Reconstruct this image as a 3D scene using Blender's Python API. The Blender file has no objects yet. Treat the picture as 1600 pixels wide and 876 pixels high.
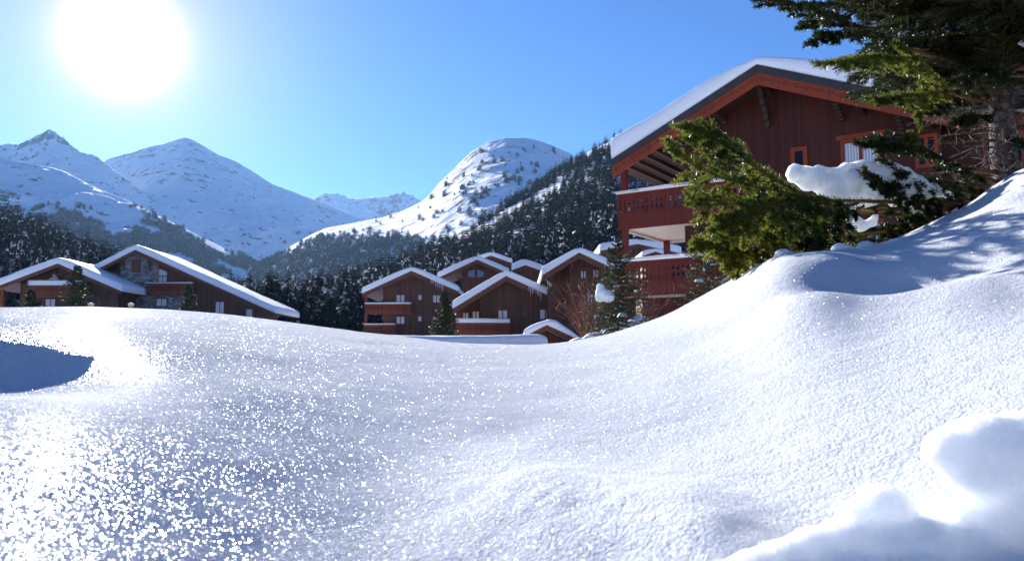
import bpy, math, random
import numpy as np
from math import radians, sin, cos, tan, pi
random.seed(7)
rng = np.random.default_rng(7)
scene = bpy.context.scene
col = scene.collection

# ------------------------------------------------------------------ camera
FPX, PITCH = 1256.0, radians(5.55)           # focal length in photo pixels, upward tilt
cam_d = bpy.data.cameras.new('camera')
cam_d.sensor_width = 36.0
cam_d.lens = 36.0 * FPX / 1600.0
cam_d.clip_start = 0.05
cam_d.clip_end = 30000
cam_d.dof.use_dof = True
cam_d.dof.focus_distance = 10.0
cam_d.dof.aperture_fstop = 6.3
cam = bpy.data.objects.new('camera', cam_d)
cam.rotation_euler = (pi / 2 + PITCH, 0, 0)
col.objects.link(cam)
scene.camera = cam

def ray(px, py):
    x, z = (px - 800) / FPX, (438 - py) / FPX
    return x, cos(PITCH) - z * sin(PITCH), sin(PITCH) + z * cos(PITCH)
def at(px, py, Y):
    x, y, z = ray(px, py)
    return np.array((x / y * Y, Y, z / y * Y))
def project(X, Y, Z):
    yc = Y * cos(PITCH) + Z * sin(PITCH)
    zc = -Y * sin(PITCH) + Z * cos(PITCH)
    return 800 + FPX * X / yc, 438 - FPX * zc / yc

# ------------------------------------------------------------------ light
SUN = np.array(ray(192, 62)); SUN /= np.linalg.norm(SUN)
SUN_EL = math.asin(SUN[2]); SUN_AZ = math.atan2(SUN[0], SUN[1])
sd = bpy.data.lights.new('sun', 'SUN')
sd.energy = 5.0; sd.angle = radians(0.5); sd.color = (1.0, 0.97, 0.94)
so = bpy.data.objects.new('sun', sd); col.objects.link(so)
import mathutils
so.rotation_euler = mathutils.Vector(tuple(SUN)).to_track_quat('Z', 'Y').to_euler()

w = bpy.data.worlds.new('World'); scene.world = w; w.use_nodes = True
nt = w.node_tree; nt.nodes.clear()
N = lambda t, tree=nt: tree.nodes.new(t)
out = N('ShaderNodeOutputWorld'); bg = N('ShaderNodeBackground')
sky = N('ShaderNodeTexSky'); sky.sky_type = 'NISHITA'; sky.sun_disc = False
sky.sun_elevation = SUN_EL; sky.sun_rotation = SUN_AZ
sky.altitude = 1800; sky.air_density = 1.0; sky.dust_density = 0.5; sky.ozone_density = 2.5
bg.inputs['Strength'].default_value = 0.052
# the bright aureole of the sky round the real sun direction
tc = N('ShaderNodeTexCoord'); dp = N('ShaderNodeVectorMath'); dp.operation = 'DOT_PRODUCT'
nt.links.new(tc.outputs['Generated'], dp.inputs[0]); dp.inputs[1].default_value = tuple(SUN)
def wm(op, a, b=None):
    n = N('ShaderNodeMath'); n.operation = op
    for i, v in enumerate((a, b)):
        if v is None: continue
        if isinstance(v, (int, float)): n.inputs[i].default_value = v
        else: nt.links.new(v, n.inputs[i])
    return n.outputs[0]
ac = wm('ARCCOSINE', wm('MINIMUM', dp.outputs['Value'], 1.0))      # angle from the sun
g1 = wm('MULTIPLY', wm('EXPONENT', wm('MULTIPLY', wm('POWER', wm('DIVIDE', ac, radians(2.1)), 2.0), -1.0)), 40.0)
g2 = wm('MULTIPLY', wm('EXPONENT', wm('DIVIDE', ac, radians(-5.2))), 8.5)
ad = N('ShaderNodeMix'); ad.data_type = 'RGBA'; ad.blend_type = 'ADD'; ad.inputs[0].default_value = 1.0
cmb = N('ShaderNodeCombineColor')
gs = wm('ADD', g1, g2)
for i, k in enumerate((1.0, 0.62, 0.64)):
    nt.links.new(wm('MULTIPLY', gs, k), cmb.inputs[i])
tint = N('ShaderNodeMix'); tint.data_type = 'RGBA'; tint.blend_type = 'MULTIPLY'; tint.inputs[0].default_value = 1.0
nt.links.new(sky.outputs[0], tint.inputs[6]); tint.inputs[7].default_value = (0.16, 0.52, 1.0, 1)
nt.links.new(tint.outputs[2], ad.inputs[6]); nt.links.new(cmb.outputs[0], ad.inputs[7])
nt.links.new(ad.outputs[2], bg.inputs['Color']); nt.links.new(bg.outputs[0], out.inputs[0])

vs = scene.view_settings
vs.view_transform = 'Standard'; vs.look = 'None'; vs.gamma = 1.0; vs.exposure = 1.38
vs.use_curve_mapping = False
cy = scene.cycles
cy.max_bounces = 5; cy.diffuse_bounces = 3; cy.glossy_bounces = 2; cy.transmission_bounces = 2
cy.transparent_max_bounces = 6; cy.volume_bounces = 1; cy.use_denoising = True
cy.sample_clamp_indirect = 4.0; cy.caustics_reflective = False; cy.caustics_refractive = False

# ------------------------------------------------------------------ materials
def new_mat(name):
    m = bpy.data.materials.new(name); m.use_nodes = True
    t = m.node_tree; b = t.nodes['Principled BSDF']
    return m, t, b
def L(t, a, b): t.links.new(a, b)
def node(t, typ, **kw):
    n = t.nodes.new(typ)
    for k, v in kw.items():
        if k in n.inputs: n.inputs[k].default_value = v
        else: setattr(n, k, v)
    return n
def ramp(t, src, stops):
    r = t.nodes.new('ShaderNodeValToRGB'); e = r.color_ramp.elements
    while len(e) < len(stops): e.new(0.5)
    for i, (p, c) in enumerate(stops):
        e[i].position = p; e[i].color = tuple(c) + (1,) if len(c) == 3 else c
    L(t, src, r.inputs[0]); return r.outputs[0]
def math_n(t, op, a, b=0.0):
    n = t.nodes.new('ShaderNodeMath'); n.operation = op
    for i, v in enumerate((a, b)):
        if isinstance(v, (int, float)): n.inputs[i].default_value = v
        else: L(t, v, n.inputs[i])
    return n.outputs[0]
def noise_n(t, vec, scale, detail=4, rough=0.55):
    n = t.nodes.new('ShaderNodeTexNoise'); n.inputs['Scale'].default_value = scale
    n.inputs['Detail'].default_value = detail; n.inputs['Roughness'].default_value = rough
    if vec is not None: L(t, vec, n.inputs['Vector'])
    return n.outputs['Fac']
def bump(t, b, h, strength, dist, prev=None):
    n = t.nodes.new('ShaderNodeBump'); n.inputs['Strength'].default_value = strength
    n.inputs['Distance'].default_value = dist; L(t, h, n.inputs['Height'])
    if prev is not None: L(t, prev, n.inputs['Normal'])
    if b is not None: L(t, n.outputs[0], b.inputs['Normal'])
    return n.outputs[0]
def objco(t): return t.nodes.new('ShaderNodeTexCoord').outputs['Object']

def plain(name, c, rough=0.6, var=0.25, scale=3.0, metal=0.0):
    m, t, b = new_mat(name)
    f = noise_n(t, objco(t), scale)
    c = np.array(c)
    L(t, ramp(t, f, [(0.3, tuple(c * (1 - var))), (0.7, tuple(np.minimum(c * (1 + var), 1)))]), b.inputs['Base Color'])
    b.inputs['Roughness'].default_value = rough; b.inputs['Metallic'].default_value = metal
    b.inputs['Specular IOR Level'].default_value = 0.3
    return m

def snow_mat(name, glitter=0.0, bumps=((12, .35, .02), (60, .5, .006)), base=(0.85, 0.875, 0.91), warm=None):
    m, t, b = new_mat(name)
    co = objco(t)
    b.inputs['Base Color'].default_value = base + (1,)
    b.inputs['Roughness'].default_value = 0.6
    b.inputs['Specular IOR Level'].default_value = 0.25
    prev = None
    if glitter:
        b.inputs['Specular IOR Level'].default_value = 0.0
        for s, st, d in ((52.0, .30, .012), (120.0, .7, .010), (280.0, 1.0, .006)):
            vo = t.nodes.new('ShaderNodeTexVoronoi'); vo.inputs['Scale'].default_value = s; L(t, co, vo.inputs['Vector'])
            sc_ = t.nodes.new('ShaderNodeSeparateColor'); L(t, vo.outputs['Color'], sc_.inputs[0])
            h_ = math_n(t, 'ADD', math_n(t, 'MULTIPLY', vo.outputs['Distance'], -0.5), math_n(t, 'MULTIPLY', sc_.outputs[0], 0.7))
            prev = bump(t, None, h_, st, d, prev)
    for s, st, d in bumps:
        prev = bump(t, None, noise_n(t, co, s, 5, 0.6), st, d, prev)
    L(t, prev, b.inputs['Normal'])
    if glitter:
        o = t.nodes['Material Output']
        sh = b.outputs[0]
        geo = t.nodes.new('ShaderNodeNewGeometry')
        for sc, k, fac, rg in ((560.0, 2.2, glitter, 0.17), (300.0, 2.6, glitter * 0.8, 0.13), (420.0, 3.0, glitter, 0.15)):
            v = t.nodes.new('ShaderNodeTexVoronoi'); v.inputs['Scale'].default_value = sc; L(t, co, v.inputs['Vector'])
            s1 = t.nodes.new('ShaderNodeVectorMath'); s1.operation = 'SUBTRACT'; L(t, v.outputs['Color'], s1.inputs[0]); s1.inputs[1].default_value = (.5, .5, .5)
            s2 = t.nodes.new('ShaderNodeVectorMath'); s2.operation = 'SCALE'; L(t, s1.outputs[0], s2.inputs[0]); s2.inputs['Scale'].default_value = k
            s3 = t.nodes.new('ShaderNodeVectorMath'); s3.operation = 'ADD'; L(t, s2.outputs[0], s3.inputs[0]); L(t, geo.outputs['Normal'], s3.inputs[1])
            s4 = t.nodes.new('ShaderNodeVectorMath'); s4.operation = 'NORMALIZE'; L(t, s3.outputs[0], s4.inputs[0])
            g = t.nodes.new('ShaderNodeBsdfAnisotropic'); g.inputs['Roughness'].default_value = rg
            L(t, s4.outputs[0], g.inputs['Normal'])
            # only part of the grains are clean crystal faces
            wn = math_n(t, 'LESS_THAN', v.outputs['Distance'], 0.58)
            mx = t.nodes.new('ShaderNodeMixShader'); L(t, math_n(t, 'MULTIPLY', wn, fac), mx.inputs[0])
            L(t, sh, mx.inputs[1]); L(t, g.outputs[0], mx.inputs[2]); sh = mx.outputs[0]
        L(t, sh, o.inputs['Surface'])
    return m

def soft_snow_mat(name):
    m = snow_mat(name, bumps=((9, .5, .05), (40, .6, .015), (160, .7, .005)))
    b = m.node_tree.nodes['Principled BSDF']
    b.inputs['Subsurface Weight'].default_value = 1.0
    b.inputs['Subsurface Radius'].default_value = (1.0, 1.1, 1.2)
    b.inputs['Subsurface Scale'].default_value = 0.09
    b.inputs['Base Color'].default_value = (0.93, 0.94, 0.95, 1)
    return m
def planks(name, c, width=0.16, groove=0.5, rough=0.55, tint=0.3, axis=0, spec=0.3):
    """boards: random tint per board and a dark groove between; axis 0 = vertical boards side by side along u"""
    m, t, b = new_mat(name)
    co = objco(t)
    sp = t.nodes.new('ShaderNodeSeparateXYZ'); L(t, co, sp.inputs[0])
    s = math_n(t, 'DIVIDE', sp.outputs[axis], width)
    if axis == 0: s = math_n(t, 'ADD', s, math_n(t, 'DIVIDE', sp.outputs[1], width))
    fl = math_n(t, 'FLOOR', s); fr = math_n(t, 'FRACT', s)
    wn = t.nodes.new('ShaderNodeTexWhiteNoise'); wn.noise_dimensions = '1D'; L(t, fl, wn.inputs['W'])
    mp = t.nodes.new('ShaderNodeMapping'); L(t, co, mp.inputs[0])
    sc = [14, 14, 14]; sc[2 if axis == 0 else 0] = 1.2
    mp.inputs['Scale'].default_value = sc
    gr = noise_n(t, mp.outputs[0], 1.0, 5)
    f = math_n(t, 'ADD', math_n(t, 'MULTIPLY', wn.outputs['Value'], 0.6), math_n(t, 'MULTIPLY', gr, 0.4))
    c = np.array(c)
    cc = ramp(t, f, [(0.15, tuple(c * (1 - tint))), (0.85, tuple(c * (1 + tint)))])
    edge = math_n(t, 'GREATER_THAN', math_n(t, 'ABSOLUTE', math_n(t, 'SUBTRACT', fr, 0.5)), 0.44)
    mx = t.nodes.new('ShaderNodeMix'); mx.data_type = 'RGBA'
    L(t, math_n(t, 'MULTIPLY', edge, groove), mx.inputs[0]); L(t, cc, mx.inputs[6])
    mx.inputs[7].default_value = tuple(c * 0.25) + (1,)
    L(t, mx.outputs[2], b.inputs['Base Color'])
    b.inputs['Roughness'].default_value = rough
    b.inputs['Specular IOR Level'].default_value = spec
    bump(t, b, math_n(t, 'ADD', math_n(t, 'MULTIPLY', edge, -1.0), math_n(t, 'MULTIPLY', gr, 0.3)), 0.5, 0.02)
    return m

def foliage_mat(name, c1, c2, transl=0.3, scale=4.0, rough=0.45, spec=0.3):
    m, t, b = new_mat(name)
    f = noise_n(t, objco(t), scale, 3)
    cc = ramp(t, f, [(0.35, c1), (0.65, c2)])
    L(t, cc, b.inputs['Base Color']); b.inputs['Roughness'].default_value = rough
    b.inputs['Specular IOR Level'].default_value = spec
    tr = t.nodes.new('ShaderNodeBsdfTranslucent'); L(t, cc, tr.inputs['Color'])
    mx = t.nodes.new('ShaderNodeMixShader'); mx.inputs[0].default_value = transl
    L(t, b.outputs[0], mx.inputs[1]); L(t, tr.outputs[0], mx.inputs[2])
    L(t, mx.outputs[0], t.nodes['Material Output'].inputs['Surface'])
    return m

def mountain_mat():
    m, t, b = new_mat('mountain snow and rock')
    co = objco(t)
    geo = t.nodes.new('ShaderNodeNewGeometry')
    sp = t.nodes.new('ShaderNodeSeparateXYZ'); L(t, geo.outputs['Normal'], sp.inputs[0])
    n1 = noise_n(t, co, 0.02, 8, 0.7); n2 = noise_n(t, co, 0.0035, 3, 0.5)
    v = math_n(t, 'ADD', math_n(t, 'MULTIPLY', n1, 1.0), math_n(t, 'MULTIPLY', math_n(t, 'SUBTRACT', 0.86, sp.outputs[2]), 0.55))
    v = math_n(t, 'ADD', v, math_n(t, 'MULTIPLY', math_n(t, 'SUBTRACT', n2, 0.5), 0.35))
    cc = ramp(t, v, [(0.588, (0.84, 0.86, 0.90)), (0.622, (0.12, 0.10, 0.095))])
    L(t, cc, b.inputs['Base Color']); b.inputs['Roughness'].default_value = 0.8
    b.inputs['Specular IOR Level'].default_value = 0.1
    p = bump(t, None, noise_n(t, co, 0.012, 6, 0.6), 0.8, 20.0)
    p = bump(t, None, noise_n(t, co, 0.08, 5, 0.6), 0.4, 2.5, p)
    L(t, p, b.inputs['Normal'])
    return m

def stone_mat():
    m, t, b = new_mat('grey fieldstone masonry')
    mp = t.nodes.new('ShaderNodeMapping'); L(t, objco(t), mp.inputs[0]); mp.inputs['Scale'].default_value = (1.8, 1.8, 3.6)
    v = t.nodes.new('ShaderNodeTexVoronoi'); L(t, mp.outputs[0], v.inputs['Vector']); v.inputs['Scale'].default_value = 1.3
    hs = t.nodes.new('ShaderNodeSeparateColor'); L(t, v.outputs['Color'], hs.inputs[0])
    cc = ramp(t, hs.outputs[0], [(0.0, (0.13, 0.12, 0.12)), (0.5, (0.25, 0.22, 0.2)), (1.0, (0.42, 0.40, 0.38))])
    ve = t.nodes.new('ShaderNodeTexVoronoi'); ve.feature = 'DISTANCE_TO_EDGE'; L(t, mp.outputs[0], ve.inputs['Vector']); ve.inputs['Scale'].default_value = 1.3
    e = ramp(t, ve.outputs['Distance'], [(0.02, (0.35, 0.35, 0.35)), (0.08, (1, 1, 1))])
    mx = t.nodes.new('ShaderNodeMix'); mx.data_type = 'RGBA'; mx.blend_type = 'MULTIPLY'; mx.inputs[0].default_value = 1
    L(t, cc, mx.inputs[6]); L(t, e, mx.inputs[7]); L(t, mx.outputs[2], b.inputs['Base Color'])
    b.inputs['Roughness'].default_value = 0.85
    bump(t, b, e, 0.6, 0.05)
    return m

def bark_mat():
    m, t, b = new_mat('lichen covered conifer bark')
    co = objco(t)
    f = noise_n(t, co, 26, 6, 0.7)
    cc = ramp(t, f, [(0.40, (0.035, 0.024, 0.02)), (0.52, (0.12, 0.085, 0.07)), (0.64, (0.26, 0.24, 0.215))])
    L(t, cc, b.inputs['Base Color']); b.inputs['Roughness'].default_value = 0.9
    bump(t, b, f, 0.9, 0.02)
    return m

def curtain_mat():
    m, t, b = new_mat('white lace curtain behind glass')
    co = objco(t); sp = t.nodes.new('ShaderNodeSeparateXYZ'); L(t, co, sp.inputs[0])
    wv = math_n(t, 'SINE', math_n(t, 'MULTIPLY', sp.outputs[0], 60.0))
    cc = ramp(t, math_n(t, 'ADD', math_n(t, 'MULTIPLY', wv, 0.5), 0.5), [(0.0, (0.32, 0.34, 0.38)), (1.0, (0.72, 0.74, 0.78))])
    L(t, cc, b.inputs['Base Color']); b.inputs['Roughness'].default_value = 0.25
    b.inputs['Coat Weight'].default_value = 0.6; b.inputs['Coat Roughness'].default_value = 0.05
    return m

M = {}
M['snow'] = snow_mat('sparkling snow', glitter=0.022, bumps=((7, .3, .05), (30, .35, .02)))
M['soft_snow'] = soft_snow_mat('soft snow')
M['roof_snow'] = snow_mat('roof snow', bumps=((1.2, .3, .15), (9, .35, .03)))
M['tree_snow'] = snow_mat('snow on branches', bumps=((8, .5, .05),))
M['mountain'] = mountain_mat()
M['red_wall'] = planks('dark red stained boards', (0.066, 0.013, 0.006), 0.13, rough=0.5)
M['red_trim'] = planks('orange red painted timber', (0.26, 0.042, 0.012), 0.9, groove=0.15, tint=0.15)
M['red_rail'] = planks('red stained railing timber', (0.145, 0.018, 0.008), 0.15, groove=0.3, tint=0.2)
M['dark_wood'] = plain('dark weathered beam wood', (0.055, 0.030, 0.022), 0.7)
M['brown_wall'] = planks('brown stained boards', (0.115, 0.045, 0.024), 0.22, rough=0.6, tint=0.28)
M['brown_trim'] = plain('brown roof edge timber', (0.14, 0.050, 0.025), 0.6)
M['brown_rail'] = planks('russet railing timber', (0.22, 0.045, 0.018), 0.25, groove=0.35, tint=0.2)
M['slate'] = plain('dark slate roof edge', (0.045, 0.04, 0.042), 0.55)
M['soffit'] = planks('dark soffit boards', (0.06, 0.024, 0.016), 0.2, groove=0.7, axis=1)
M['plaster'] = plain('pale painted balcony underside', (0.62, 0.55, 0.50), 0.7, 0.06)
M['curtain'] = curtain_mat()
M['dark_glass'] = plain('dark window glass', (0.012, 0.012, 0.016), 0.08)
M['sky_glass'] = plain('glass with painted sky reflection', (0.16, 0.24, 0.36), 0.08, 0.1)  # the mirrored sky is painted in as a blue base colour
M['stone'] = stone_mat()
M['bark'] = bark_mat()
M['twig'] = plain('reddish brown young twig', (0.17, 0.075, 0.032), 0.7)
M['bare'] = plain('bare reddish shrub twig', (0.20, 0.085, 0.055), 0.8)
M['needle'] = foliage_mat('sunlit fir needles', (0.050, 0.085, 0.014), (0.21, 0.215, 0.028), 0.48, 2.2)  # sunlight painted in: brighter, yellower copy of the needle colour
M['needle_shaded'] = foliage_mat('shade toned fir needles', (0.014, 0.026, 0.008), (0.040, 0.050, 0.011), 0.28, 2.5)  # same needles with shade painted into a darker green
M['spruce'] = foliage_mat('spruce foliage', (0.030, 0.042, 0.018), (0.075, 0.080, 0.025), 0.2, 1.5)
M['forest'] = foliage_mat('forest foliage', (0.010, 0.021, 0.016), (0.028, 0.036, 0.023), 0.08, 0.25, 0.8, 0.06)
M['lamp'] = plain('yellowed lamp glass', (0.6, 0.45, 0.2), 0.4, 0.1)

# ------------------------------------------------------------------ objects, tags, mesh building
def tag(o, label=None, cat=None, group=None, kind=None):
    if label: o['label'] = label
    if cat: o['category'] = cat
    if group: o['group'] = group
    if kind: o['kind'] = kind
    return o
def empty(name, loc=(0, 0, 0), rz=0.0):
    o = bpy.data.objects.new(name, None); col.objects.link(o)
    o.location = tuple(float(a) for a in loc); o.rotation_euler = (0, 0, rz); o.empty_display_size = 0.2
    return o
def np_mesh(name, V, F, mats, midx=None, parent=None, smooth=False):
    """V (n,3), F (m,k) one array or a list of faces"""
    me = bpy.data.meshes.new(name)
    V = np.asarray(V, dtype=np.float32)
    if isinstance(F, np.ndarray):
        k = F.shape[1]; m = F.shape[0]
        me.vertices.add(len(V)); me.vertices.foreach_set('co', V.ravel())
        me.loops.add(m * k); me.loops.foreach_set('vertex_index', F.astype(np.int32).ravel())
        me.polygons.add(m)
        me.polygons.foreach_set('loop_start', np.arange(0, m * k, k, dtype=np.int32))
        me.polygons.foreach_set('loop_total', np.full(m, k, dtype=np.int32))
        me.update(calc_edges=True)
    else:
        me.from_pydata([tuple(v) for v in V], [], F); me.update()
    for mm in (mats if isinstance(mats, (list, tuple)) else [mats]): me.materials.append(mm)
    if midx is not None: me.polygons.foreach_set('material_index', np.asarray(midx, dtype=np.int32))
    if smooth: me.polygons.foreach_set('use_smooth', np.ones(len(me.polygons), dtype=bool))
    o = bpy.data.objects.new(name, me); col.objects.link(o)
    if parent is not None: o.parent = parent
    return o

class MB:
    def __init__(s): s.v = []; s.f = []
    def add(s, vs_, fs):
        n = len(s.v); s.v += [tuple(float(c) for c in p) for p in vs_]; s.f += [tuple(i + n for i in f) for f in fs]; return s
    def box(s, x0, x1, y0, y1, z0, z1):
        vs_ = [(x, y, z) for x in (x0, x1) for y in (y0, y1) for z in (z0, z1)]
        return s.add(vs_, [(0, 1, 3, 2), (4, 6, 7, 5), (0, 4, 5, 1), (2, 3, 7, 6), (0, 2, 6, 4), (1, 5, 7, 3)])
    def prism(s, poly, y0, y1):
        """polygon in (x,z), extruded along y"""
        n = len(poly)
        vs_ = [(x, y0, z) for x, z in poly] + [(x, y1, z) for x, z in poly]
        fs = [tuple(range(n)), tuple(range(2 * n - 1, n - 1, -1))]
        fs += [(i, i + n, (i + 1) % n + n, (i + 1) % n) for i in range(n)]
        return s.add(vs_, fs)
    def slab(s, pts, t):
        """four corner points (top surface) thickened downward"""
        vs_ = list(pts) + [(p[0], p[1], p[2] - t) for p in pts]
        return s.add(vs_, [(0, 1, 2, 3), (7, 6, 5, 4), (0, 4, 5, 1), (1, 5, 6, 2), (2, 6, 7, 3), (3, 7, 4, 0)])
    def tube(s, pts, rad, n=8):
        pts = [np.array(p, float) for p in pts]
        if not isinstance(rad, (list, tuple, np.ndarray)): rad = [rad] * len(pts)
        base = len(s.v); prev = None
        for i, p in enumerate(pts):
            d = pts[min(i + 1, len(pts) - 1)] - pts[max(i - 1, 0)]; d /= (np.linalg.norm(d) + 1e-9)
            if prev is None:
                a = np.cross(d, (0, 0, 1.0));
                if np.linalg.norm(a) < 0.1: a = np.cross(d, (0, 1.0, 0))
            else: a = prev - d * np.dot(prev, d)
            a /= np.linalg.norm(a) + 1e-9; prev = a; b = np.cross(d, a)
            for k in range(n):
                th = 2 * pi * k / n
                s.v.append(tuple(p + rad[i] * (a * cos(th) + b * sin(th))))
        for i in range(len(pts) - 1):
            for k in range(n):
                a0 = base + i * n + k; a1 = base + i * n + (k + 1) % n
                s.f.append((a0, a1, a1 + n, a0 + n))
        s.f.append(tuple(base + k for k in range(n))[::-1]); e = base + (len(pts) - 1) * n
        s.f.append(tuple(e + k for k in range(n)))
        return s
    def build(s, name, mat, parent=None, smooth=False):
        return np_mesh(name, np.array(s.v), s.f, mat, parent=parent, smooth=smooth)

# value noise in numpy
_perm = rng.permutation(512)
_val = rng.random(512) * 2 - 1
def vnoise(x, y):
    x = np.asarray(x, float); y = np.asarray(y, float)
    xi = np.floor(x).astype(int); yi = np.floor(y).astype(int); xf = x - xi; yf = y - yi
    u = xf * xf * xf * (xf * (xf * 6 - 15) + 10); v = yf * yf * yf * (yf * (yf * 6 - 15) + 10)
    h = lambda a, b: _val[(_perm[(a) & 511] + b) & 511]
    n00, n10, n01, n11 = h(xi, yi), h(xi + 1, yi), h(xi, yi + 1), h(xi + 1, yi + 1)
    return (n00 * (1 - u) + n10 * u) * (1 - v) + (n01 * (1 - u) + n11 * u) * v
def fbm(x, y, oct=5, gain=0.5, ridged=False):
    s = 0; a = 1.0; tot = 0
    for i in range(oct):
        n = vnoise(x * 2 ** i + 17.3 * i, y * 2 ** i - 9.1 * i)
        if ridged: n = 1 - 2 * np.abs(n)
        s = s + a * n; tot += a; a *= gain
    return s / tot
def sstep(x): x = np.clip(x, 0, 1); return x * x * (3 - 2 * x)
def grid_faces(n, m):
    i = np.arange(n - 1)[:, None]; j = np.arange(m - 1)[None, :]
    a = i * m + j
    return np.stack([a, a + m, a + m + 1, a + 1], -1).reshape(-1, 4)

# ------------------------------------------------------------------ the snow ground: one polar sheet round the camera
CREST = [(-900, 505, 14), (-400, 490, 14), (-100, 482, 13), (0, 480, 12.5), (130, 478.5, 12.5), (260, 483, 12.5), (350, 490, 12.5), (430, 500, 12.5), (520, 513, 12.5), (580, 521, 12.5),
         (650, 529, 12.5), (740, 540, 12.5), (800, 546, 12.3), (860, 550, 12), (890, 549, 11.5), (940, 537, 10.8), (1000, 512, 9.8), (1040, 493, 8), (1100, 460, 6.3),
         (1150, 433, 5.0), (1200, 405, 4.2), (1225, 396, 4.0), (1290, 391, 3.9), (1345, 388, 4.1), (1400, 371, 5.0), (1455, 349, 5.8), (1520, 318, 6.1), (1560, 293, 5.9), (1600, 268, 5.7),
         (1700, 240, 5.5), (2200, 150, 6), (3500, 100, 7)]
_az, _te, _R = [], [], []
for px, py, R in CREST:
    x, y, z = ray(px, py)
    _az.append(math.atan2(x, y)); _te.append(z / math.hypot(x, y)); _R.append(R)
_az = [-pi, -1.6] + _az + [1.6, pi]; _te = [-.02, .05] + _te + [.25, -.02]; _R = [10, 14] + _R + [8, 10]
BASE_PX = [(-400, 6.5), (100, 6.5), (320, 6.0), (450, 6.0), (600, 2.6), (700, 1.8), (800, 0.9), (900, 0.6), (1100, 0.3), (2400, 0.3)]
def smooth_tab(a, v, sig):
    xs = np.linspace(-pi, pi, 9001); y = np.interp(xs, a, v); n = int(sig * 4 / (xs[1] - xs[0])) + 1
    kx = np.arange(-n, n + 1) * (xs[1] - xs[0]); kk = np.exp(-(kx / sig) ** 2 / 2); kk /= kk.sum()
    return xs, np.convolve(np.pad(y, n, mode='edge'), kk, mode='valid')
_kx, _kv = smooth_tab(_az, _te, 0.0075)
_hx, _hv = smooth_tab(_az, _te, 0.11)
_rx, _rv = smooth_tab(_az, _R, 0.035)
_qx, _qv = smooth_tab(_az, _R, 0.22)
_baz = [math.atan((p - 800) / FPX) for p, _ in BASE_PX]; _bz = [b for _, b in BASE_PX]

def azpx(px): return math.atan((px - 800) / FPX)
def ground(x, y):
    x = np.asarray(x, float); y = np.asarray(y, float)
    r = np.hypot(x, y) + 1e-6; az = np.arctan2(x, y)
    k = np.interp(az, _kx, _kv); R = np.interp(az, _rx, _rv)
    t = r / R; Rs = np.interp(az, _qx, _qv); ts = np.clip(r / Rs, 0, 1)
    w_ = sstep((t - 0.35) / 0.65); k_edge = k
    k = k * w_ + np.interp(az, _hx, _hv) * (1 - w_)
    h0 = 0.70 - 0.21 * np.tanh(az / 0.45)
    D = 3.5 + (Rs - 3.5) * sstep((az + .62) / 1.3)
    p = 2.0 + 0.8 * np.exp(-(az / .25) ** 2)
    z = r * k * (w_ + (1 - w_) * ts ** (0.10 + 0.32 * sstep((az + .12) / .65))) - h0 * np.clip(1 - r / D, 0, 1) ** p * (1 - w_ ** 3)
    # soft undulation, hollows and humps of the drift
    def g(px, rr, sa, sr):
        return np.exp(-((az - azpx(px)) / sa) ** 2 - (np.log(r / rr) / sr) ** 2)
    near = sstep(1 - (t - 0.9) / 0.1)
    win = sstep((1 - t) / 0.25)
    z = z - 0.108 * g(0, 2.45, 0.145, 0.135) * sstep((1.02 - t) / 0.2)           # shaded hollow on the left
    z = z - 0.115 * g(1370, 3.35, 0.14, 0.07) * sstep((1.02 - t) / 0.12)         # smooth hollow under the fir
    z = z + 0.015 * g(1240, 2.9, 0.05, 0.10) * sstep((1.02 - t) / 0.2)
    z = z - 0.07 * g(1640, 3.0, 0.06, 0.25) * win
    z = z + 0.020 * fbm(x * 0.8 + 3, y * 0.8, 3) * win + 0.006 * fbm(x * 3.1, y * 3.1, 3) * win
    rr = sstep((az - azpx(1330)) / 0.08)
    z = z + rr * 0.045 * fbm(x * 2.6 + 9, y * 2.2, 4) * sstep((t - 0.55) / 0.3) * sstep((1.15 - t) / 0.15)
    # the bank rises again towards the camera on the right of the frame
    m = sstep((az - azpx(560)) / 0.28); rc = 1.56 - 0.62 * sstep((az - azpx(650)) / .62)
    hump = np.exp(-((r - rc) / (0.22 * rc + .06)) ** 2)
    z = z + m * hump * (0.105 + 0.010 * fbm(x * 7.0, y * 7.0 + 4, 3)) * (1 - .75 * sstep((az - azpx(1050)) / .22))
    # beyond the crest the bank falls away to the village ground
    base = np.interp(az, _baz, _bz) + 0.022 * np.clip(r - 130, 0, 400) + 0.10 * np.clip(r - 520, 0, 900) + 0.4 * fbm(x * .03, y * .03, 3) * sstep((r - 30) / 60)
    base = np.minimum(base, 110) * sstep((r - 15) / 90)
    base = np.where(r < 150, np.minimum(base, 0.8 * r * k_edge), base)
    f = sstep((r - R) / (0.9 * R + 4))
    f = np.where(r > R, f, 0)
    z = z * (1 - f) + (base - (r > R) * 0.0) * f
    z = -0.62 + (z + 0.62) * sstep((r - 0.05) / 0.75)
    return z
azs = np.concatenate([np.linspace(-pi, -0.75, 60)[:-1], np.linspace(-0.75, 0.75, 900), np.linspace(0.75, pi, 60)[1:]])
rs = np.concatenate([[0.0], np.geomspace(0.25, 16, 520), np.geomspace(16.4, 1500, 90), [3000, 7500]])
A, Rr = np.meshgrid(azs, rs, indexing='ij')
X, Y = np.sin(A) * Rr, np.cos(A) * Rr
Z = ground(X, Y)
np_mesh('snow_ground', np.stack([X, Y, Z], -1).reshape(-1, 3), grid_faces(*X.shape)[:, ::-1].copy(), M['snow'], smooth=True)['kind'] = 'structure'

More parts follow.
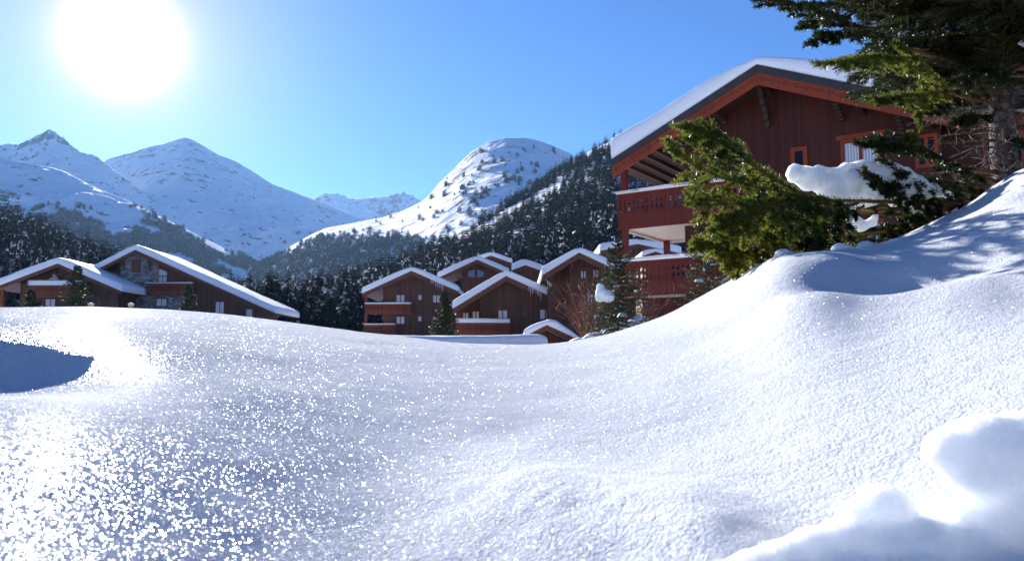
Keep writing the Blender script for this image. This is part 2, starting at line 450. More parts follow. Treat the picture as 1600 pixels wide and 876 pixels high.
# ------------------------------------------------------------------ mountains: height fields with ridge, near slope and back slope
class Layer:
    def __init__(s, name, ridge, Yr, Yf, zf, prof=1.25, amp=0.05, freq=1 / 300., back=0.7, n=(420, 150), ridged=True, seed=0, jag=0.0):
        s.a = np.array([math.atan2(ray(px, py)[0], ray(px, py)[1]) for px, py in ridge])
        s.k = np.array([ray(px, py)[2] / ray(px, py)[1] for px, py in ridge])      # z / Y of the ridge
        s.Yr = (lambda a: np.interp(a, s.a, Yr)) if isinstance(Yr, (list, tuple)) else (lambda a: a * 0 + Yr)
        s.Yf = (lambda a: np.interp(a, s.a, Yf)) if isinstance(Yf, (list, tuple)) else (lambda a: a * 0 + Yf)
        s.zf, s.prof, s.amp, s.freq, s.back, s.seed, s.ridged, s.jag = zf, prof, amp, freq, back, seed, ridged, jag
        a = np.linspace(s.a[0], s.a[-1], n[0]); t = np.concatenate([np.linspace(0, 1, n[1]), 1 + np.linspace(0, back, n[1] // 3)[1:]])
        A, T = np.meshgrid(a, t, indexing='ij')
        P = s.P(A, T)
        s.o = np_mesh(name, P.reshape(-1, 3), grid_faces(*A.shape)[:, ::-1].copy(), M['mountain'], smooth=True)
        s.o['kind'] = 'structure'
    def soft(s, fn, A, sig):
        tot = 0; wt = 0
        for q in (-2, -1, 0, 1, 2):
            k = math.exp(-q * q / 2.0); tot = tot + k * fn(A + q * sig); wt += k
        return tot / wt
    def P(s, A, T):
        Yf = s.soft(s.Yf, A, 0.05)
        w_ = np.clip(1 - T, 0, 1) ** 0.5
        Yr = s.soft(s.Yr, A, 0.05)
        zr = (s.soft(lambda q: np.interp(q, s.a, s.k), A, 0.003) * (1 - w_) + s.soft(lambda q: np.interp(q, s.a, s.k), A, 0.035) * w_) * Yr
        zf = s.zf(A) if callable(s.zf) else s.zf
        Y = Yf + (Yr - Yf) * T
        X = np.tan(A) * Y
        tt = np.clip(T, 0, 1)
        z = zf + (zr - zf) * tt ** s.prof
        D = (Yr - Yf)
        z = z - np.clip(T - 1, 0, None) ** 1.1 * (zr - zf) * 0.9
        q = fbm(X * s.freq + s.seed, Y * s.freq * 0.8 + s.seed * 2, 6, 0.5, s.ridged)
        win = np.clip(1 - tt, 0, 1) ** 0.6 * np.clip(tt * 6, 0, 1)
        z = z + s.amp * (zr - zf) * q * win
        z = z + s.jag * (zr - zf) * fbm(X * s.freq * 7, Y * s.freq * 7 + 3, 4, 0.6, True) * np.exp(-((T - 1) / 0.12) ** 2)
        return np.stack([X, Y, z], -1)

L_D = Layer('distant_peaks', [(440, 345), (480, 318), (500, 306), (515, 303), (530, 304), (548, 311), (575, 312), (598, 309), (615, 304), (632, 301), (650, 308), (670, 325), (720, 350), (800, 380)],
            6400, 4600, 100, 1.1, 0.16, 1 / 420., n=(300, 90), seed=3, jag=0.02)
L_B = Layer('central_mountain', [(60, 290), (120, 262), (165, 250), (200, 240), (225, 232), (262, 223), (282, 216), (292, 215), (303, 220), (340, 242), (362, 250), (385, 262), (430, 290), (490, 311), (540, 332), (600, 358), (680, 385), (760, 410)],
            4200, 2150, 100, 1.12, 0.10, 1 / 700., n=(520, 200), seed=8, jag=0.006)
L_A = Layer('left_peak', [(-500, 260), (-300, 215), (-150, 240), (-60, 215), (0, 226), (28, 226), (52, 215), (80, 205), (92, 212), (112, 230), (150, 246), (172, 262), (200, 285), (240, 310), (300, 350)],
            3300, 2050, 100, 1.12, 0.11, 1 / 420., n=(420, 170), seed=14, jag=0.02)
L_C = Layer('left_spur', [(-500, 200), (-250, 215), (-100, 228), (0, 246), (50, 256), (97, 266), (125, 281), (156, 297), (188, 309), (238, 332), (281, 354), (338, 382), (372, 398), (400, 412), (440, 428), (500, 440)],
            2000, [1150] * 16, 45, 1.2, 0.17, 1 / 210., n=(520, 180), seed=21, jag=0.004)
L_E = Layer('domed_mountain', [(340, 430), (400, 410), (430, 398), (455, 385), (480, 370), (510, 356), (550, 349), (600, 339), (640, 325), (665, 312), (682, 291), (705, 268), (722, 250), (740, 235), (765, 221), (790, 215.5),
             (820, 216), (850, 222), (890, 240), (950, 272), (1020, 310), (1120, 350)],
            2300, 980, 35, 1.05, 0.05, 1 / 330., n=(620, 220), seed=31, jag=0.004)
L_F = Layer('wooded_hillside', [(380, 505), (430, 492), (480, 474), (540, 452), (600, 430), (660, 405), (710, 378), (760, 345), (800, 318), (840, 292), (880, 262), (915, 240), (945, 224), (975, 214), (1010, 208), (1100, 205), (1300, 200), (1700, 200), (2300, 230)],
            [330, 360, 400, 450, 500, 560, 620, 690, 740, 790, 830, 870, 900, 910, 900, 880, 800, 700, 700], 165, -2.0, 1.12, 0.035, 1 / 90., n=(420, 140), seed=44)
L_G = Layer('forest_hill', [(-700, 330), (-300, 330), (-100, 338), (0, 348), (60, 372), (120, 396), (180, 418), (240, 436), (330, 452), (430, 468), (520, 490)],
            430, 185, 3.0, 1.1, 0.03, 1 / 80., n=(240, 80), seed=52)

# ------------------------------------------------------------------ haze: even pale air round everything
hz = MB().box(-5200, 5200, -90, 9400, -3.0, 1950)
hm = bpy.data.materials.new('pale winter air'); hm.use_nodes = True
ht = hm.node_tree; ht.nodes.clear()
ho = ht.nodes.new('ShaderNodeOutputMaterial'); pv = ht.nodes.new('ShaderNodeVolumePrincipled')
pv.inputs['Density'].default_value = 3.0e-5; pv.inputs['Color'].default_value = (0.36, 0.62, 1.0, 1)
pv.inputs['Density Attribute'].default_value = ''; pv.inputs['Anisotropy'].default_value = 0.35
ht.links.new(pv.outputs[0], ho.inputs['Volume'])
hz.build('haze', hm)['kind'] = 'stuff'

# ------------------------------------------------------------------ conifers of the forest
def conifer_geo(seed, H, Rb, tiers, per, clumps, spikes, snow=0.5, taper=0.85, base=0.06, round_=False, wide=1.0):
    """returns V, F (triangles), material index (0 foliage, 1 snow) as arrays"""
    r = np.random.default_rng(seed)
    C, D, Lh, W, S = [], [], [], [], []
    for i in range(tiers):
        f = (i + 0.5) / tiers
        z = H * (base + (1 - base) * f)
        prof = (1 - f) ** taper if not round_ else (max(0.02, 1 - abs(2 * f - 0.75) ** 2.2 * 0.6)) * (1 - f ** 5)
        n = max(4, int(per * (0.45 + 0.55 * prof)))
        a0 = r.random() * 6.28
        for k in range(n):
            a = a0 + 2 * pi * k / n + r.normal(0, 0.18)
            Lb = Rb * prof * r.uniform(0.72, 1.18) + 0.03 * H * 0.3
            rise = 0.35 * f - 0.28 + r.normal(0, 0.05)
            da = np.array((cos(a), sin(a)))
            has = r.random() < snow
            for c in range(clumps):
                q = (c + 0.6) / clumps
                x, y = da * Lb * q
                zz = z + Lb * (rise * q - 0.22 * q * q) + r.normal(0, 0.02 * Lb)
                C.append((x, y, zz)); D.append((da[0], da[1], rise - 0.25)); Lh.append(Lb / clumps * r.uniform(1.1, 1.7)); W.append(wide * Lb * r.uniform(0.16, 0.30) * (1.15 - q * 0.6))
                S.append(has and r.random() < 0.85)
    C, D, Lh, W, S = map(np.array, (C, D, Lh, W, S))
    D = D / np.linalg.norm(D, axis=1)[:, None]
    n = len(C); m = n * spikes
    rep = lambda q: np.repeat(q, spikes, 0)
    c, d, l, wd = rep(C), rep(D), rep(Lh), rep(W)
    side = np.cross(d, (0, 0, 1.0)); side /= np.linalg.norm(side, axis=1)[:, None] + 1e-9
    off = r.uniform(-1, 1, m)
    tip = c + side * (off * wd)[:, None] * 1.5 + d * (l * (1 - 0.35 * np.abs(off)))[:, None] * r.uniform(.6, 1.1, m)[:, None] + np.array((0, 0, 1.0)) * (-l * r.uniform(0.05, .5, m))[:, None]
    mid = c + side * (off * wd * .35)[:, None]
    q = side * (wd * r.uniform(.25, .5, m))[:, None]
    tilt = np.array((0, 0, 1.0)) * (wd * r.uniform(-.35, .35, m))[:, None]
    V = np.stack([mid - q - tilt, mid + q + tilt, tip], 1).reshape(-1, 3)
    F = np.arange(len(V)).reshape(-1, 3); mi = np.zeros(len(F), int)
    # snow lying on the upper side of some boughs
    s = np.where(S)[0]
    if len(s):
        cs, ds, ls, ws = C[s], D[s], Lh[s] * .75, W[s] * .6
        sd_ = np.cross(ds, (0, 0, 1.0)); sd_ /= np.linalg.norm(sd_, axis=1)[:, None] + 1e-9
        up = np.array((0, 0, 1.0)) * (0.10 * ws + 0.02)[:, None]
        ra = lambda: r.uniform(.5, 1.1, len(s))[:, None]
        p0 = cs - ds * ls[:, None] * .25; p1 = cs + sd_ * ws[:, None] * .6 * ra() - (0, 0, .01); p2 = cs + ds * ls[:, None] * .65 * ra(); p3 = cs - sd_ * ws[:, None] * .6 * ra()
        t_ = cs + up * 2.4
        SV = np.stack([p0 + up, p1 + up * .3, p2 + up * .3, p3 + up * .3, t_], 1).reshape(-1, 3)
        b_ = (np.arange(len(s)) * 5)[:, None]
        SF = np.concatenate([b_ + np.array((0, 1, 4)), b_ + np.array((1, 2, 4)), b_ + np.array((2, 3, 4)), b_ + np.array((3, 0, 4))])
        F = np.concatenate([F, SF[:, ::-1] + len(V)]); V = np.concatenate([V, SV]); mi = np.concatenate([mi, np.ones(len(SF), int)])
    return V, F, mi

protos = []
for i in range(6):
    H = 1.0
    V, F, mi = conifer_geo(100 + i, 1.0, [0.20, 0.23, 0.18, 0.24, 0.21, 0.26][i], [24, 22, 26, 21, 24, 20][i], 13, 4, 5, snow=[.06, .03, .10, .01, .05, .07][i], taper=[.85, .8, .95, .72, .9, .75][i], wide=1.55)
    # light unevenness so no outline is a clean cone
    V[:, :2] *= (1 + 0.16 * vnoise(V[:, 2] * 7 + i * 9, np.arctan2(V[:, 1], V[:, 0]) * 1.3 + i))[:, None]
    cr = np_mesh('crown', V, F, [M['forest'], M['tree_snow']], mi)
    tk = MB().tube([(0, 0, -.12), (0, 0, .3), (0, 0, .93)], [.017, .013, .003], 6).build('trunk', M['bark'])
    col.objects.unlink(cr); col.objects.unlink(tk)
    protos.append((cr, tk))

def dens_sample(layer, n, dens, t0=0.0, t1=1.0, a0=None, a1=None):
    a0 = layer.a[0] if a0 is None else a0; a1 = layer.a[-1] if a1 is None else a1
    A = rng.uniform(a0, a1, n)
    Yf, Yr = layer.Yf(A), layer.Yr(A)
    T = rng.uniform(t0, t1, n)
    # uniform in area: accept in proportion to depth
    P = layer.P(A, T)
    px, py = project(P[:, 0], P[:, 1], P[:, 2])
    acc = rng.random(n) < dens(px, py, P) * (P[:, 1] / Yr.max())
    return P[acc]

def pnoise(P, f, s=0): return vnoise(P[:, 0] * f + s, P[:, 1] * f + s * 1.7)

cand = []     # (x, y, z, height, kind)
# right hillside: dense forest
def dF(px, py, P):
    nz = pnoise(P, 1 / 55., 5)
    top = np.interp(px, [430, 640, 760, 830, 900, 950, 1000], [0, 0, 12, 18, 22, 25, 25])
    ridge = np.interp(px, [430, 540, 660, 760, 840, 880, 945, 1100], [492, 452, 405, 345, 292, 262, 224, 205])
    up = np.clip((py - ridge) / (top + 1), 0, 1)
    d = 0.62 + 0.38 * np.sign(nz + .25)
    clear = (pnoise(P, 1 / 28., 9) > 0.42) & (py < ridge + 110) & (px > 700)
    return np.where(up < 1, 0.75 * (nz > -0.32), d) * np.where(clear, 0.12, 1) * (px > 400) * (px < 1180)
P = dens_sample(L_F, 30000, dF, 0.0, 1.03, azpx(380), azpx(1200))
keep = []
cell = {}
def thin(P, dmin_fn):
    out_ = []
    grid_ = {}
    for p in P:
        dmin = dmin_fn(p); g = (int(p[0] // 8), int(p[1] // 8)); ok = True
        for a in (-1, 0, 1):
            for b in (-1, 0, 1):
                for q in grid_.get((g[0] + a, g[1] + b), ()):
                    if (q[0] - p[0]) ** 2 + (q[1] - p[1]) ** 2 < dmin * dmin: ok = False; break
                if not ok: break
            if not ok: break
        if ok: out_.append(p); grid_.setdefault(g, []).append(p)
    return np.array(out_)
PF = thin(P, lambda p: 3.6 + 0.0022 * p[1])
for p in PF: cand.append((*p, random.uniform(9, 19) * (0.9 if p[1] > 500 else 1.0), 'F'))
# left dark forest
PG = dens_sample(L_G, 6000, lambda px, py, P: np.where(px < 430, 0.95, 0) * (px > -60), 0.1, 1.03, azpx(-80), azpx(430))
PG = thin(PG, lambda p: 3.8)
for p in PG:
    px = project(*p)[0]
    cand.append((*p, random.uniform(12, 21) * np.interp(px, [0, 200, 300, 430], [1, .85, .72, .6]), 'G'))
# valley firs between the two groups of chalets
for i in range(900):
    px = random.uniform(372, 610); Y = random.uniform(165, 420)
    x = (px - 800) / FPX * Y
    z = float(ground(x, Y))
    if Y > 260 and random.random() < 0.6: continue
    cand.append((x, Y, z, random.uniform(9, 17) * np.interp(px, [372, 430, 480, 610], [.8, .85, 1.0, 1.05]) * (1.0 if Y < 260 else .8), 'V'))
cv = [c for c in cand if c[5 - 1] is None]
V_ = np.array([c[:3] for c in cand if c[4] == 'V']); hV = {tuple(c[:3]): c for c in cand if c[4] == 'V'}
V_ = thin(V_, lambda p: 4.6)
cand = [c for c in cand if c[4] != 'V'] + [hV[tuple(p)] for p in V_]
# house footprints stay clear
def clear_of_houses(c):
    x, y = c[0], c[1]
    return not (y < 152)
cand = [c for c in cand if clear_of_houses(c)]
# which of them can be seen: sort by size in the picture, ignore those hidden behind the bank or the near chalet
def screen(c):
    px, py0 = project(c[0], c[1], c[2]); _, py1 = project(c[0], c[1], c[2] + c[3])
    return px, py0, py1
crest_py = lambda px: np.interp(px, [0, 260, 430, 580, 720, 800, 880, 940, 1040, 1200], [480, 484, 500, 520, 440, 425, 420, 400, 380, 380])
roof_py = lambda px: np.interp(px, [0, 90, 145, 211, 430, 431, 565, 566, 643, 690, 745, 790, 850, 905, 965, 1050, 1300], [443, 402, 407, 382, 490, 500, 519, 448, 416, 425, 398, 402, 408, 385, 385, 380, 380])
vis, far = [], []
for c in cand:
    px, p0, p1 = screen(c)
    if px < -40 or px > 1200: continue
    (vis if p1 < roof_py(px) - 4 and px < 1050 and -12 < px else far).append((p0 - p1, c))
vis.sort(key=lambda q: -q[0])
near300 = vis[:300]; rest = [c for _, c in vis[300:]] + [c for _, c in far if random.random() < .6]
near300.sort(key=lambda q: (q[1][4], screen(q[1])[0]))
REF = [(0, 'left of the leftmost roof'), (45, 'over the leftmost roof'), (130, 'above the dip between left roofs'), (200, 'beside the stone front gable'), (260, 'over the long left roof'), (330, 'over the long left roof end'),
       (400, 'by the long left roof tip'), (450, 'left in the chalet gap'), (500, 'midway in the chalet gap'), (545, 'right in the chalet gap'), (600, 'over the double balcony'), (650, 'over the double balcony gable'), (700, 'left of the attic window gable'),
       (745, 'over the attic window gable'), (800, 'over the nearest middle roof'), (850, 'left of the reddish gable'), (905, 'over the reddish gable'), (960, 'by the red chalet corner post'), (1010, 'behind the red chalet balconies')]
def ref_of(px): return min(REF, key=lambda q: abs(q[0] - px))[1]
LOOK = ['slim', 'broad dark', 'slim snowy', 'broad snowless', 'snow dusted', 'wide skirted']
where = {'F': 'snow dusted firs at the foot of the wooded hillside', 'G': 'dark firs on the slope behind the left chalets', 'V': 'snow dusted firs in the valley between the chalets'}
ORD = ['first', 'second', 'third', 'fourth', 'fifth', 'sixth', 'seventh', 'eighth', 'ninth', 'tenth', 'eleventh', 'twelfth']
kinds = [random.randrange(6) for _ in near300]; bins = {}
for i, (_, c) in enumerate(near300):
    spx, sp0, sp1 = screen(c)
    row = {'F': 'low hillside' if sp0 > 440 else 'lower mid hillside' if sp0 > 400 else 'upper mid hillside' if sp0 > 350 else 'high hillside', 'G': 'low slope' if sp0 > 425 else 'high slope', 'V': 'front valley' if c[1] < 200 else 'mid valley' if c[1] < 235 else 'back valley'}[c[4]]
    bins.setdefault(LOOK[kinds[i]] + ' ' + row + ' fir ' + ref_of(spx), []).append((spx, i))
lab = {}
for base, mem in bins.items():
    mem.sort()
    for q, (_, i) in enumerate(mem):
        lab[i] = base if len(mem) == 1 else base + (', left one of two' if q == 0 else ', right one of two') if len(mem) == 2 else base + ', ' + ORD[min(q, 11)] + ' from left'
for i, (_, c) in enumerate(near300):
    x, y, z, h, kd = c
    k = kinds[i]
    t = empty('fir_tree', (x, y, z), random.uniform(0, 6.28)); t.scale = (h * random.uniform(.9, 1.15), h * random.uniform(.9, 1.15), h)
    tag(t, lab[i], 'tree', where[kd])
    for pr in protos[k]:
        o = pr.copy(); col.objects.link(o); o.parent = t

# everything smaller: one mesh of stuff
lows = [conifer_geo(300 + i, 1.0, [.20, .24, .19, .22][i], 11, 9, 2, 4, snow=.03, wide=1.6) for i in range(4)]
tiny = [conifer_geo(330 + i, 1.0, [.30, .34, .27][i], 7, 7, 2, 4, snow=.04, round_=True, base=.05, wide=2.0) for i in range(3)]
VV, FF, MI = [], [], []; nV = 0
def scatter(p, h, wd, proto):
    global nV
    V, F, mi = proto; a = random.uniform(0, 6.28); ca, sa = cos(a), sin(a)
    q = V * (h * wd, h * wd, h)
    q = np.stack([q[:, 0] * ca - q[:, 1] * sa + p[0], q[:, 0] * sa + q[:, 1] * ca + p[1], q[:, 2] + p[2] - 0.04 * h], 1)
    VV.append(q); FF.append(F + nV); MI.append(mi); nV += len(q)
for c in rest: scatter(c[:3], c[3], 1.05, random.choice(lows))
# pines on the far slopes
def dC(px, py, P):
    crest = np.interp(px, [0, 97, 156, 238, 281, 338, 400, 440], [246, 266, 297, 332, 354, 382, 412, 428])
    dd = py - crest
    nz = pnoise(P, 1 / 70., 3)
    lo = np.interp(px, [0, 60, 130, 180, 240, 330, 440], [80, 64, 36, 20, 4, 0, 0])
    d = np.clip((dd - lo) / 60, 0, 1)
    d = np.where(px > 200, np.clip(d + .15, 0, 1), d)
    return np.clip(d ** 1.3 * 0.9 + 0.25 * (nz > .15) * (dd > lo), 0, 1) * (nz > -0.35) * (px > -10) * (px < 450)
for p in dens_sample(L_C, 19000, dC, 0.1, 1.0, azpx(-10), azpx(450)): scatter(p, random.uniform(9, 19), random.uniform(.8, 1.3), random.choice(tiny))
def dE(px, py, P):
    ridge = np.interp(px, [340, 400, 455, 510, 600, 665, 705, 740, 790, 890, 1000], [430, 410, 385, 356, 339, 312, 268, 235, 216, 240, 300])
    n1 = pnoise(P, 1 / 60., 8); n2 = pnoise(P, 1 / 130., 2)
    low = np.interp(px, [340, 440, 500, 560, 620, 700, 800], [430, 396, 362, 368, 366, 370, 350])
    sp = 0.035 + 0.30 * (n1 > .38) * (py > ridge + 40)
    dense = np.clip((py - low) / 14, 0, 1) * (0.35 + 0.75 * (n1 > -.35))
    return np.clip(sp + dense, 0, 1) * (py > ridge + 3)
for p in dens_sample(L_E, 10500, dE, 0.05, 0.99, azpx(340), azpx(940)): scatter(p, random.uniform(8, 21), random.uniform(.8, 1.3), random.choice(tiny))
def dB(px, py, P):
    n1 = pnoise(P, 1 / 160., 4)
    return (0.02 + 0.5 * (n1 > .3) * (py > 360)) * (py > 310) * (px > 250)
for p in dens_sample(L_B, 1100, dB, 0.1, 0.8): scatter(p, random.uniform(12, 20), 1.1, random.choice(tiny))
# low woodland on the valley floor with open snow between
for i in range(2600):
    px = random.uniform(340, 620); Y = random.uniform(430, 1150); x = (px - 800) / FPX * Y
    n1 = vnoise(np.array(x / 60.), np.array(Y / 90.))
    if n1 > 0.12 and Y > 600 or random.random() > .55: continue
    scatter((x, Y, float(ground(x, Y))), random.uniform(8, 15), 1.05, random.choice(lows if Y < 600 else tiny))
fo = np_mesh('distant_forest', np.concatenate(VV), np.concatenate(FF), [M['forest'], M['tree_snow']], np.concatenate(MI))
fo['kind'] = 'stuff'
print('FOREST', len(vis), len(far), len(fo.data.polygons))

# ------------------------------------------------------------------ chalets
class Frame:
    """vertical facade plane: origin on the ground plan, yaw; local u right, v into depth, z up from z0"""
    def __init__(s, O, yaw, z0): s.O = np.array(O[:2], float); s.yaw = yaw; s.z0 = z0; s.U = np.array((cos(yaw), sin(yaw))); s.V = np.array((-sin(yaw), cos(yaw)))
    def uz(s, px, py, v=0.0):
        x, y, z = ray(px, py)
        # t*(x,y) . V = O.V + v
        t = (s.O @ s.V + v) / (x * s.V[0] + y * s.V[1])
        p = np.array((x, y)) * t - s.O
        return float(p @ s.U), float(z * t - s.z0)

def snow_slab(name, parent, roof, u0, u1, v0, v1, T, lip=0.22, ov=0.10, mat=None, ridge_u=None, amp=0.05, seed=0.0, nu=60, nv=40, taper_l=1.0, taper_r=1.0, rs_=0.6):
    """thick settled snow: roof(u) gives the surface it lies on; rounded rim, vertical front face"""
    prof = [(-0.0, -0.02), (ov * .6, .10), (ov * .95, .25), (ov, .55), (ov * .9, .74), (ov * .6, .87), (-0.03, .95), (-0.2, .99), (-0.6, 1.0)]
    def axis(a, b, n):
        lo = [(a - d, h) for d, h in prof]; hi = [(b + d, h) for d, h in prof[::-1]]
        mid = [(a + (b - a) * i / n, 1.0) for i in range(1, n)]
        mid = [m_ for m_ in mid if a + .9 < m_[0] < b - .9]
        q = lo + mid + hi
        return np.array([x for x, _ in q]), np.array([h for _, h in q])
    us, hu = axis(u0, u1, nu); vs_, hv = axis(v0, v1, nv)
    Ug, Vg = np.meshgrid(us, vs_, indexing='ij'); H = np.minimum(hu[:, None], hv[None, :])
    rb = roof(Ug)
    if ridge_u is not None:      # the snow rounds off the ridge
        k = (roof(np.array(ridge_u - .5)) - roof(np.array(ridge_u - 1.5))); k2 = (roof(np.array(ridge_u + .5)) - roof(np.array(ridge_u + 1.5)))
        d = Ug - ridge_u
        soft = np.where(d < 0, k, k2) * (np.sqrt(d * d + rs_ ** 2) - np.abs(d))
        rt = rb - soft
    else: rt = rb
    Tt = T * np.interp(Ug, [u0, u0 + 1.6, u1 - 1.6, u1], [taper_l, 1, 1, taper_r])
    nz = fbm(Ug * .35 + seed, Vg * .35, 3) * amp * 2.2 + fbm(Ug * 1.3 + seed, Vg * 1.3, 3) * amp * .6
    Z = (rb + (rt - rb) * H) + Tt * H + nz * H
    V0 = Vg - np.where(Vg < (v0 + v1) / 2, 1, 0) * fbm(Ug * .9 + seed, Ug * 0 + seed, 3) * 0.07 * (H > .05)
    P = np.stack([Ug, V0, Z], -1).reshape(-1, 3)
    return np_mesh(name, P, grid_faces(*Ug.shape)[:, ::-1].copy(), mat or M['roof_snow'], parent=parent, smooth=True)

def window(fr, parent, rect, v, trim, glass='curtain', panes=2, lintel=False, depth=0.12, name='window', tb=0.12, muntin=0):
    x0, y0, x1, y1 = rect
    ua, zt = fr.uz(x0, y0, v); ub, zb = fr.uz(x1, y1, v); u0, u1 = min(ua, ub), max(ua, ub)
    if abs(fr.yaw) > .2:  zt = fr.uz((x0 + x1) / 2, y0, v)[1]; zb = fr.uz((x0 + x1) / 2, y1, v)[1]
    f = MB(); o = 0.06
    f.box(u0, u1, v - o, v + depth * .3, zt - tb, zt); f.box(u0, u1, v - o, v + depth * .3, zb, zb + tb)
    f.box(u0, u0 + tb, v - o, v + depth * .3, zb + tb, zt - tb); f.box(u1 - tb, u1, v - o, v + depth * .3, zb + tb, zt - tb)
    if lintel:
        f.box(u0 - .14, u1 + .14, v - o - .05, v + .02, zt + .003, zt + tb * 1.3)
    if panes == 2:
        m = (u0 + u1) / 2; f.box(m - tb * .45, m + tb * .45, v - o * .7, v + depth * .3, zb + tb, zt - tb)
    if muntin:
        for q in range(1, muntin + 1):
            zz = zb + tb + (zt - zb - 2 * tb) * q / (muntin + 1)
            f.box(u0 + tb, u1 - tb, v - .02, v + .01, zz - .02, zz + .02)
    fo_ = f.build('window', trim, parent)
    MB().box(u0 + tb * .8, u1 - tb * .8, v - .012, v + depth * .2, zb + tb * .8, zt - tb * .8).build('pane', M[glass], fo_)
    return fo_

def railing(parent, u0, u1, v, z0, z1, mat, snow=0.10, floor_to=None, side_l=False, floor_mat=None, sp=0.20, name='balcony', shaped=True, thick=.07, floor_u1=None):
    """balcony: floor, boarded front with cut balusters, cap rail, thin snow on the cap; z0 bottom of apron, z1 top of rail"""
    H = z1 - z0
    b = MB()
    b.box(u0 - .05, u1 + .05, v - .10, v + .12, z1 - .09, z1)                      # cap rail
    b.box(u0, u1, v - .03, v + .05, z1 - .22, z1 - .093)                             # upper board
    ap = z0 + H * 0.43
    b.box(u0, u1, v - .045, v + .05, z0, ap)                                        # apron
    b.box(u0, u1, v - .07, v + .055, ap - .07, ap + .003)
    bo = b.build('balcony', mat, parent)
    # sawn balusters with a waisted outline
    s = MB(); n = max(2, int((u1 - u0) / sp)); st = (u1 - u0) / n
    za, zb = ap + .003, z1 - .222; h = zb - za
    for i in range(n + 1):
        c = u0 + st * i; w = st * (.46)
        if shaped:
            outline = [(1, 0), (.95, .12), (.42, .24), (.42, .34), (.98, .46), (.98, .54), (.42, .66), (.42, .76), (.95, .88), (1, 1)]
            poly = [(c + w * a, za + h * q) for a, q in outline] + [(c - w * a, za + h * q) for a, q in outline[::-1]]
            s.prism(poly[::-1], v - .012, v + .015)
        else: s.box(c - w * .55, c + w * .55, v - .012, v + .015, za, zb)
    s.build('balusters', mat, bo)
    if shaped:
        d = MB()                                                                   # scalloped lower edge and drilled row
        nn = int((u1 - u0) / .14)
        for i in range(nn):
            c = u0 + (u1 - u0) * (i + .5) / nn
            d.prism([(c + .06 * cos(a), z0 - .0 + .06 * sin(a)) for a in np.linspace(0, -pi, 7)], v - .044, v + .03)
        d.build('scalloped_edge', mat, bo)
        d = MB()
        for i in range(int((u1 - u0) / .2)):
            c = u0 + .1 + .2 * i
            d.prism([(c + .018 * cos(a), z0 + H * .33 + .03 * sin(a)) for a in np.linspace(0, 2 * pi, 7)[:-1]], v - .048, v - .04)
        d.build('drilled_row', M['dark_wood'], bo)
    if snow:
        snow_slab('snow_cover', bo, lambda u: u * 0 + z1 + .002, u0 - .02, u1 + .02, v - .09, v + .14, snow, ov=.03, amp=.015, nv=3, seed=u0)
    if floor_to:
        MB().box(u0 + .02, floor_u1 or u1, v + .06, floor_to, z0 + .04, z0 + .16).build('balcony_floor', floor_mat or M['plaster'], bo)
    return bo

def poly_wall(fr, parent, u0, u1, v0, v1, zb, roof, mat, name='wall', drop=0.0, ridge_u=None):
    us = sorted(set([u0, u1] + ([ridge_u] if ridge_u is not None and u0 < ridge_u < u1 else [])))
    poly = [(u0, zb), (u1, zb)] + [(u, float(roof(np.array(u))) - drop) for u in us[::-1]]
    return MB().prism(poly, v0, v1).build(name, mat, parent)

def bracket(mb, u, v0, v1, z, h, w=.09, steps=5):
    """stepped corbel strut reaching from the wall (v1, low) up to the verge (v0, high)"""
    for i in range(steps):
        f0, f1 = i / steps, (i + 1) / steps
        va = v0 + (v1 - v0) * f0
        mb.box(u - w, u + w, va, v0 + (v1 - v0) * min(1, f1 + .15) , z - h * f1, z - h * f0 - .004)

